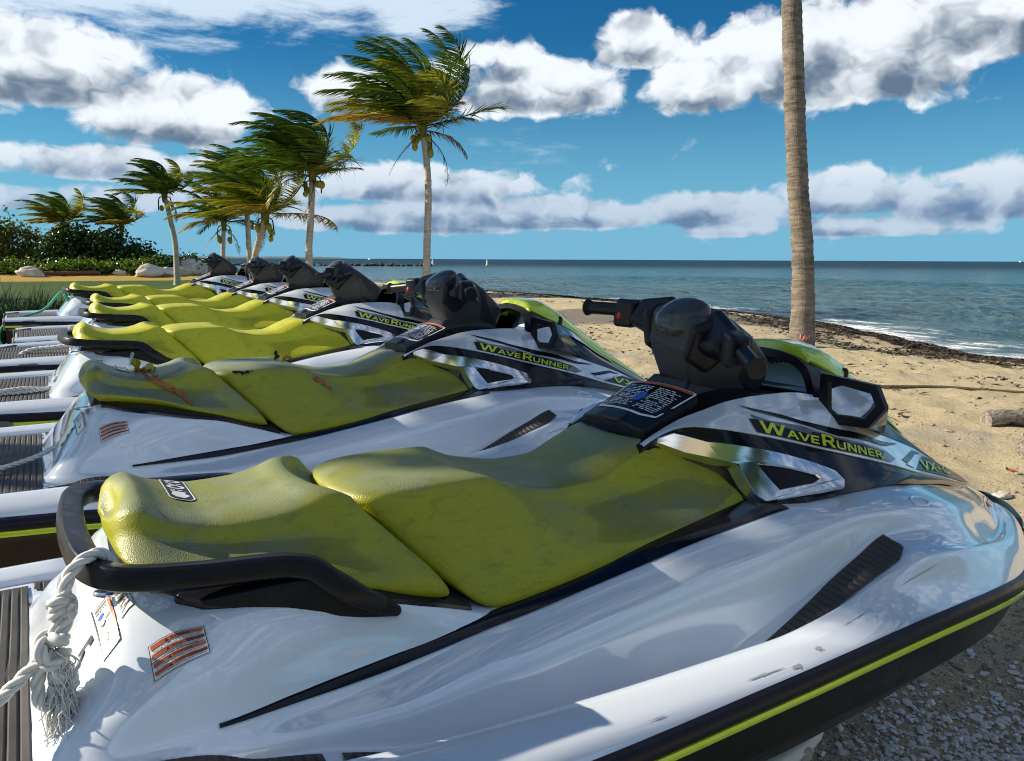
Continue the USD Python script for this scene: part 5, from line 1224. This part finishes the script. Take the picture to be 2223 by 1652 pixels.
P2 = stage.GetPrimAtPath(str(s2.GetPath()) + '/passenger_seat'); R2_ = stage.GetPrimAtPath(str(s2.GetPath()) + '/rider_seat')
ms_p, ms_r = passenger_seat(3), rider_seat(5)
tear('torn_foam', P2, ms_p, [(.245,1.078),(.285,1.079),(.318,1.078),(.302,1.063),(.312,1.052),(.345,1.034),(.375,1.010),(.398,.982),(.392,.978),(.362,1.002),(.325,1.024),(.296,1.042),(.276,1.058),(.262,1.064)], 'foam', 'exposed orange foam in a long tear', seed=1)
tear('torn_foam', R2_, ms_r, [(.80,1.030),(.835,1.026),(.862,1.000),(.872,.985),(.852,.990),(.825,1.012)], 'foam', 'brown foam showing through a tear', seed=2)
tear('seat_slit', R2_, ms_r, [(.53,1.062),(.56,1.066),(.60,1.064),(.62,1.060),(.58,1.057),(.55,1.058)], 'decal_black', 'dark slit in the vinyl', seed=3)
def flap(parent, base, tip, w, mat, seed):
    r = np.random.default_rng(seed); b, q = np.array(base, float), np.array(tip, float); d = np.cross(q - b, [0, -1, .3]); d /= np.linalg.norm(d); rows = []
    for u in np.linspace(0, 1, 7):
        c = b + (q - b) * u + np.array([0, 0, .012 * math.sin(u * 3)]); ww = w * (1 - .75 * u) * r.uniform(.7, 1.2)
        rows.append([c - d * ww + r.normal(size=3) * .002, c + [0, 0, .003], c + d * ww + r.normal(size=3) * .002])
    part('torn_flap', grid(np.array(rows)), MAT[mat], parent, False)
flap(P2, (.262, -.02, 1.078), (.235, -.06, 1.105), .022, 'seat_b', 4); flap(P2, (.305, -.05, 1.078), (.275, -.09, 1.083), .02, 'seat_b', 5)
flap(P2, (.245, .05, 1.082), (.25, .03, 1.125), .012, 'sticker', 6); flap(R2_, (.735, .02, 1.078), (.722, .0, 1.108), .012, 'trunk_dark', 7); flap(R2_, (.745, -.02, 1.078), (.775, -.04, 1.082), .012, 'foam', 8)
# open seat frame under the lifted passenger seat of the second craft
part('latch_post', cat([tube([(.17, -.16, .97), (.17, -.15, 1.01)], .009, 8), tube([(.36, -.262, .93), (.36, -.255, .965)], .007, 8)]), MAT['black'], s2)

# ------------------------------------------------------------------ ropes
MAT['rope'] = plain('white_rope', (.62, .61, .58), .85, var=.18, scale=60)
MAT['ropegreen'] = plain('green_rope', (.05, .36, .24), .7, var=.2, scale=40)
def rope(path, r, n=None, turns=None, strands=3):
    p = smooth_path(path, n or max(40, int(60 * np.linalg.norm(np.diff(np.asarray(path), axis=0), axis=1).sum() / (r * 60))))
    L = np.linalg.norm(np.diff(p, axis=0), axis=1).sum(); turns = turns or L / (r * 7.5)
    T = np.gradient(p, axis=0); T /= np.linalg.norm(T, axis=1, keepdims=True); u = np.array([.3, .2, 1.0]); U, S = [], []
    for t in T: s = np.cross(t, u); s /= np.linalg.norm(s); u = np.cross(s, t); U.append(u); S.append(s)
    U, S = np.array(U), np.array(S); out = []; d = np.concatenate([[0], np.cumsum(np.linalg.norm(np.diff(p, axis=0), axis=1))]) / L
    for k in range(strands):
        a = (d * turns + k / strands)[:, None] * 2 * math.pi
        out.append(sweep(p + (U * np.cos(a) + S * np.sin(a)) * r * .52, circ(r * .56, 7)))
    return cat(out)
def knot(c, r, size, seed):
    q = np.random.default_rng(seed); a = np.linspace(0, 4 * math.pi, 40); ph = q.uniform(0, 6)
    p = np.column_stack([np.cos(a * 1.0 + ph) * size * .8, np.sin(a * 1.5) * size * .75, np.cos(a * .5 + 1) * size + np.sin(a * 1.5 + ph) * size * .3]) + np.asarray(c)
    return rope(p, r, 110)
def frayed(base, end, n, spread, r, seed):
    q = np.random.default_rng(seed); ms = []
    for _ in range(n):
        b, e = np.array(base) + q.normal(size=3) * spread * .35, np.array(end) + q.normal(size=3) * spread
        pts = [b + (e - b) * u + q.normal(size=3) * spread * .42 * (u > 0) for u in np.linspace(0, 1, 7)]
        ms.append(tube(smooth_path(pts, 22), r * q.uniform(.5, 1.1), 5))
    return cat(ms)
O = lambda pts, i=0: to_world([(x, -o, z) for x, o, z in pts], i)
t = thing('rope', 'white rope with a frayed end, knotted on the grab handle of the nearest jet ski', 'rope')
RR = .0092
part('handle_loop', rope(O([(.078,.222,1.012),(.080,.215,1.040),(.072,.215,1.062),(.056,.225,1.068),(.036,.238,1.062),(.022,.245,1.045),(.016,.25,1.02),(.014,.252,1.0)]), RR), MAT['rope'], t, 60)
part('rope_run', rope(O([(.014,.252,1.075),(.008,.254,1.052),(.002,.256,1.03),(-.004,.258,1.012)]) - [0, 0, .055], RR), MAT['rope'], t, 60)
part('rope_run', rope(O([(.024,.256,1.070),(.018,.258,1.048),(.008,.262,1.03),(.0,.262,1.012)]) - [0, 0, .055], RR), MAT['rope'], t, 60)
part('knot', cat([knot(O([(.012,.252,1.006)])[0], RR, .013, 1), knot(O([(-.004,.26,.952)])[0], RR, .019, 2)]), MAT['rope'], t, 60)
part('rope_tail', rope(O([(-.004,.26,.952),(-.03,.262,.932),(-.06,.266,.908),(-.11,.27,.872),(-.2,.28,.835),(-.28,.29,.825)]), RR), MAT['rope'], t, 60)
part('hanging_loop', rope(O([(-.008,.262,.95),(-.022,.266,.925),(-.026,.268,.895),(-.020,.270,.876),(-.010,.270,.880),(-.004,.268,.91),(-.002,.264,.945)]), RR), MAT['rope'], t, 60)
part('frayed_end', cat([frayed(O([(.004,.262,.945)])[0], O([(.004,.285,.845)])[0], 170, .013, .0012, 3), knot(O([(.008,.268,.905)])[0], RR * .9, .014, 5)]), MAT['rope'], t, 60)
t = thing('rope', 'thin white rope running left from the stern of the torn second jet ski', 'rope')
part('line', rope(O([(.155,.11,.985),(.13,.115,.97),(.09,.12,.935),(.045,.13,.90),(.0,.14,.865),(-.08,.16,.835),(-.2,.2,.82),(-.3,.22,.82)], 1), .008), MAT['rope'], t, 60)
part('splice', rope(O([(.15,.115,.99),(.12,.12,.965),(.09,.125,.938)], 1), .013), MAT['rope'], t, 60)
part('shackle', cat([tube(O([(.20,.1,.985),(.165,.10,.995),(.15,.11,.985),(.165,.12,.955),(.145,.14,.935),(.125,.13,.95),(.14,.11,.975)], 1), .004, 8, 40), tube(O([(.2,.13,.985),(.17,.14,.99),(.16,.15,.975),(.19,.15,.965)], 1), .0035, 8, 24)]), MAT['black'], t, 60)
t = thing('rope', 'doubled white rope with a big knot across the stern of the third jet ski', 'rope')
for dz in (0, .018): part('line', rope(O([(.14,.10,.955+dz),(.11,.11,.92+dz),(.06,.12,.87+dz*.7),(.005,.13,.825+dz*.4),(-.06,.15,.812+dz*.3),(-.14,.18,.812+dz),(-.28,.2,.815)], 2), .010), MAT['rope'], t, 60)
part('knot', cat([knot(O([(.0,.13,.835)], 2)[0], .010, .022, 7), knot(O([(.01,.14,.83)], 2)[0], .009, .02, 8)]), MAT['rope'], t, 60)
t = thing('rope', 'bundle of white rope heaped on the stern of the fourth jet ski', 'rope')
part('bundle', cat([knot(O([(-.02 + .03 * k % .09, .16 + .02 * (k % 3), .845 + .022 * k)], 3)[0], .011, .04, 20 + k) for k in range(5)] + [rope(O([(-.02,.17,.86),(.05,.15,.90),(.10,.13,.93)], 3), .011), rope(O([(-.01,.18,.84),(-.02,.3,.83),(-.03,.45,.84),(-.02,.6,.80)], 3), .010)]), MAT['rope'], t, 60)
part('hanging_loop', rope(O([(-.05,.17,.85),(-.15,.15,.84),(-.26,.12,.83),(-.34,.12,.79),(-.37,.15,.72),(-.36,.2,.64)], 3), .014), MAT['rope'], t, 60)
t = thing('rope', 'green rope hanging from the handle of the farthest jet ski over its stern', 'rope')
part('line', tube(O([(.10,.1,1.02),(.06,.15,1.045),(.01,.15,1.03),(-.05,.15,.97),(-.12,.15,.89),(-.2,.15,.84),(-.30,.16,.815),(-.42,.18,.78),(-.50,.2,.70),(-.52,.2,.62),(-.49,.2,.55),(-.45,.2,.57),(-.44,.2,.66),(-.43,.2,.74)], 5), .011, 8, 90), MAT['ropegreen'], t, 60)
part('wrapped_end', cat([rope(O([(.03,.12,1.0),(.05,.12,.97),(.06,.12,.94)], 5), .018), rope(O([(.06,.12,.94),(.08,.12,.91),(.09,.12,.89)], 5), .012)]), MAT['ropegreen'], t, 60)

# ------------------------------------------------------------------ dollies under the craft
def dolly(label, base):
    t = thing('beach_dolly', label, 'dolly', base, group='white pipe dollies under the jet skis')
    for s in (-1, 1):
        part('side_rail', tube([(-.2, s * .30, .27), (.9, s * .30, .25), (1.5, s * .28, .25), (1.66, s * .27, .27), (1.74, s * .24, .36)], .026, 12, 40), MAT['pvc'], t, 60)
        part('leg', tube([(1.60, s * .12, .30), (1.72, s * .11, .26), (1.78, s * .10, .16), (1.79, s * .10, -.14)], .034, 12, 24), MAT['pvc'], t, 60)
        w = part('wheel', trimesh.creation.torus(.13, .055, major_sections=24, minor_sections=12).apply_transform(trimesh.transformations.rotation_matrix(math.pi / 2, [1, 0, 0])).apply_translation([.7, s * .47, .185]), MAT['tyre'], t, 60)
        part('hub', trimesh.creation.cylinder(.075, .06, sections=18).apply_transform(trimesh.transformations.rotation_matrix(math.pi / 2, [1, 0, 0])).apply_translation([.7, s * .47, .185]), MAT['pvc'], w)
        part('bunk', rbox((-.2, s * .22 - .05, .295), (1.5, s * .22 + .05, .335), .01), MAT['matte'], t)
    part('axle', tube([(.7, -.5, .185), (.7, .5, .185)], .018, 10), MAT['steel'], t); part('cross_tube', tube([(1.62, -.3, .25), (1.62, .3, .25)], .022, 10), MAT['steel'], t); part('cross_tube', tube([(.0, -.3, .25), (.0, .3, .25)], .022, 10), MAT['steel'], t)
    part('brace', tube([(1.45, -.30, .2), (1.72, -.16, .06), (1.79, -.10, .03)], .016, 10, 16), MAT['steel'], t)
    return t
d0 = dolly('white pipe dolly under the nearest jet ski, bent leg on the gravel', POSE[0][0])
for i, lab in ((1, 'pipe dolly hidden under the second jet ski'), (2, 'pipe dolly hidden under the third jet ski'), (3, 'pipe dolly hidden under the fourth jet ski'), (4, 'pipe dolly hidden under the fifth jet ski'), (5, 'pipe dolly under the stern of the farthest jet ski')):
    (x, y, z), rz, _ = POSE[i]; copy_of(d0, 'beach_dolly', lab, 'dolly', (x, y, 0), rz, scale=(1, 1, 1.1), group='white pipe dollies under the jet skis')

# ------------------------------------------------------------------ beach litter
r = np.random.default_rng(77)
g = G(); rn = g.node('geometry', 'random_per_island'); n = g.noise(g.pos(), 60, 3, .6)
c_ = g.ramp(rn, [(0, (.26, .21, .16)), (.3, (.42, .35, .27)), (.6, (.58, .52, .43)), (.8, (.72, .68, .62)), (1, (.84, .83, .80))])
MAT['pebble'] = g.done('mixed_pebbles', surface=g.pbsdf(base_color=g.mixc(g.mul(n, .35), c_, (.2, .17, .13)), roughness=.75))
g = G(); rn = g.node('geometry', 'random_per_island'); n = g.noise(g.pos(), 60, 3, .6)
MAT['chip'] = g.done('white_stone_chips', surface=g.pbsdf(base_color=g.mixc(g.mul(n, .4), g.ramp(rn, [(0, (.66, .65, .62)), (.5, (.80, .79, .77)), (1, (.88, .87, .85))]), (.25, .23, .2)), roughness=.7))
def pebbles(xy, sizes, sub, q, cuts=None):
    base = [rock(q, 1.0, sub, (1.1, .85, .6), cuts) for _ in range(14)]; V, F = [], []; nv = 0; zz = ground_z(np.asarray(xy)[:, 0], np.asarray(xy)[:, 1])
    for (x, y), s, z0 in zip(xy, sizes, zz):
        b = base[q.integers(14)]; a = q.uniform(0, 6.28); c, si = math.cos(a), math.sin(a); v = b.vertices * s * q.uniform(.8, 1.2, 3)
        v = np.column_stack([v[:, 0] * c - v[:, 1] * si + x, v[:, 0] * si + v[:, 1] * c + y, v[:, 2] + s * .28 + z0])
        V.append(v); F.append(b.faces + nv); nv += len(v)
    return trimesh.Trimesh(np.vstack(V), np.vstack(F), process=False)
n = 9000; xy = np.column_stack([1.5 + 3.6 * r.random(n) ** .9, r.uniform(.5, 2.6, n)])
solo('gravel', pebbles(xy, .004 + .009 * r.random(n) ** 3, 1, r), MAT['pebble'], 'fine mixed gravel strewn over the grit beside the nearest jet ski', 'gravel', kind='stuff', smooth=30)
n = 2600; ctr = np.array([2.72, 1.28]); xy = ctr + r.normal(size=(n, 2)) * [.36, .20]
solo('white_gravel', pebbles(xy, .007 + .013 * r.random(n) ** 2, 2, r, (.38, .7)), MAT['chip'], 'white stone chips gathered at the lower right corner of the picture', 'gravel', kind='stuff', smooth=25)
n = 2600; xx, yy = r.uniform(3, 15, n), r.uniform(1, 16, n); k = inland(xx, yy) > 3.5
solo('beach_debris', pebbles(np.column_stack([xx, yy])[k], (.008 + .022 * r.random(n) ** 4)[k], 1, r), MAT['pebble'], 'shell bits and pebbles scattered over the sand', 'pebbles', kind='stuff', smooth=30)
# sea weed wrack along the tide line: clumps of flattened blades
g = G(); rn = g.node('geometry', 'random_per_island')
MAT['weed'] = g.done('dried_seaweed', surface=g.pbsdf(base_color=g.ramp(rn, [(0, (.03, .02, .01)), (.3, (.10, .06, .02)), (.6, (.26, .17, .05)), (1, (.46, .35, .13))]), roughness=.7))
n = 60000; yy = 4.5 + 42 * r.random(n) ** 1.35; band = r.random(n); dd = np.where(band < .5, .7 + .35 * r.normal(size=n), np.where(band < .8, 2.1 + .55 * r.normal(size=n), 1.0 + 4.2 * r.random(n)))
far_ = r.random(n) < .12; dd = np.where(far_, 3 + 9 * r.random(n) ** 1.5, dd)
cl = meshkit.fbm(np.column_stack([yy * .8, dd * 1.5, yy * 0]), 3, 9); k = (cl > np.where(far_, .53, .44)) & (dd > .15); yy, dd = yy[k], dd[k]; xx = shore(yy) - dd / .93; n = len(yy)
a = r.uniform(0, 6.28, n); L = r.uniform(.02, .10, n) * np.clip(.7 + yy / 30, .7, 1.6); t1 = np.column_stack([np.cos(a), np.sin(a), r.normal(size=n) * .10]) * L[:, None]; s1 = np.column_stack([-np.sin(a), np.cos(a), r.normal(size=n) * .15]) * (L * .35)[:, None]
c = np.column_stack([xx, yy, ground_z(xx, yy) + .015 + .05 * r.random(n) ** 2]); V = np.stack([c - t1, c + s1 + [0, 0, .02], c + t1, c - s1], 1).reshape(-1, 3); F = (np.arange(n)[:, None, None] * 4 + np.array([[0, 1, 2], [0, 2, 3]])).reshape(-1, 3)
solo('seaweed_wrack', trimesh.Trimesh(V, F, process=False), MAT['weed'], 'brown seaweed washed up in bands along the waterline', 'seaweed', kind='stuff', smooth=False)
# driftwood, stump, stones, leaves
g = G(); o = g.obj(); n_ = g.noise(g.map(o, rot=(0, 0, .53), scale=(1.6, 16, 16)), 3, 6, .65); c_ = g.mixc(g.ss(n_, .35, .65), (.09, .075, .06), (.30, .265, .22))
MAT['drift'] = g.done('grey_driftwood', surface=g.pbsdf(base_color=c_, roughness=.85, normal=g.bump(n_, .9, .02)))
def log(label, a, b, rad_, seed, sides=22):
    q = np.random.default_rng(seed); p = np.linspace(np.array(a, float), np.array(b, float), 26); p[:, 2] += .02 * np.sin(np.linspace(0, 5, 26)); m = sweep(p, circ(rad_, sides, rad_ * .8), scale=1 + .12 * (meshkit.fbm(p * 5, 3, seed) - .5) * 2)
    v = m.vertices; m.vertices = v + (meshkit.fbm(v * 14, 3, seed)[:, None] - .5) * rad_ * .45 * np.array([.6, .6, 1]); t = thing('driftwood_log', label, 'driftwood', (0, 0, 0)); part('log', m, MAT['drift'], t, 35)
    part('broken_branch', tube([p[17], p[17] + [.05, -.08, rad_ * 1.1], p[17] + [.09, -.13, rad_ * 1.2]], rad_ * .28, 8, 8, scale=np.linspace(1, .4, 8)), MAT['drift'], t, 35); return t
log('weathered grey driftwood log lying on the sand at the right edge', (7.55, 3.92, .05), (8.45, 3.40, .05), .095, 3)
log('short weathered stump of driftwood at the right edge, nearer than the long log', (6.58, 3.13, .04), (7.05, 2.75, .06), .10, 5)
for i, (x, y, s, lab) in enumerate([(5.33, 2.62, .055, 'pale flat stone with a dark crust on the sand near the bow'), (5.45, 2.52, .035, 'small brown stone touching the pale flat stone'), (8.0, 5.4, .05, 'small round stone on the sand below the shadow line'), (9.0, 3.9, .06, 'small pale stone near the right edge of the sand')]):
    m = rock(np.random.default_rng(300 + i), s, 2, (1.5, 1.0, .5)); m.vertices += [x, y, float(ground_z(x, y)) + s * .2]; solo('stone', m, MAT['limestone'] if i != 1 else MAT['drift'], lab, 'stone')
MAT['redleaf'] = plain('red_brown_leaf', (.22, .05, .02), .7, var=.3)
LFS = [(5.15, 3.05), (4.9, 2.75), (6.2, 3.9), (6.0, 2.9), (7.2, 4.8), (4.4, 2.45)]
for i, (x, y) in enumerate(LFS):
    q = np.random.default_rng(400 + i); a = q.uniform(0, 6.28); L, W = .06, .032; u = np.linspace(-1, 1, 9); rows = np.array([[(x + L * s * math.cos(a) - W * (1 - s * s) * w * math.sin(a), y + L * s * math.sin(a) + W * (1 - s * s) * w * math.cos(a), float(ground_z(x, y)) + .012 + .012 * w * w + .01 * s * s) for w in (-1, 0, 1)] for s in u])
    solo('fallen_leaf', grid(rows), MAT['redleaf'], ['red brown fallen leaf lying nearest the pale flat stone', 'red brown fallen leaf closest to the bow tip', 'small red leaf on the sand below the driftwood log', 'curled leaf left of the stump at the right edge', 'farthest red leaf, lying above the driftwood log', 'leaf on the grit right beside the bow bumper'][i], 'leaf')
w = thing('weed_tuft', 'small green weed tuft growing in the gravel beside the hull', 'weed', (1.86, 1.36, float(ground_z(1.86, 1.36))))
part('blades', spiky(60, .035, .03, .07, np.random.default_rng(9)), MAT['bush_light'], w, False)
# thin dark strip modelled on the sand in place of a cast tree shadow
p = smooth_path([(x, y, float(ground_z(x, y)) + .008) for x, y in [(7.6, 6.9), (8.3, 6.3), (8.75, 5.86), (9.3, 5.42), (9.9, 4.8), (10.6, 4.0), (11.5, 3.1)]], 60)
solo('mooring_line', tube(p, .021, 8), MAT['trunk_dark'], 'dark strip standing in for a cast shadow across the sand toward the right edge', 'cable')
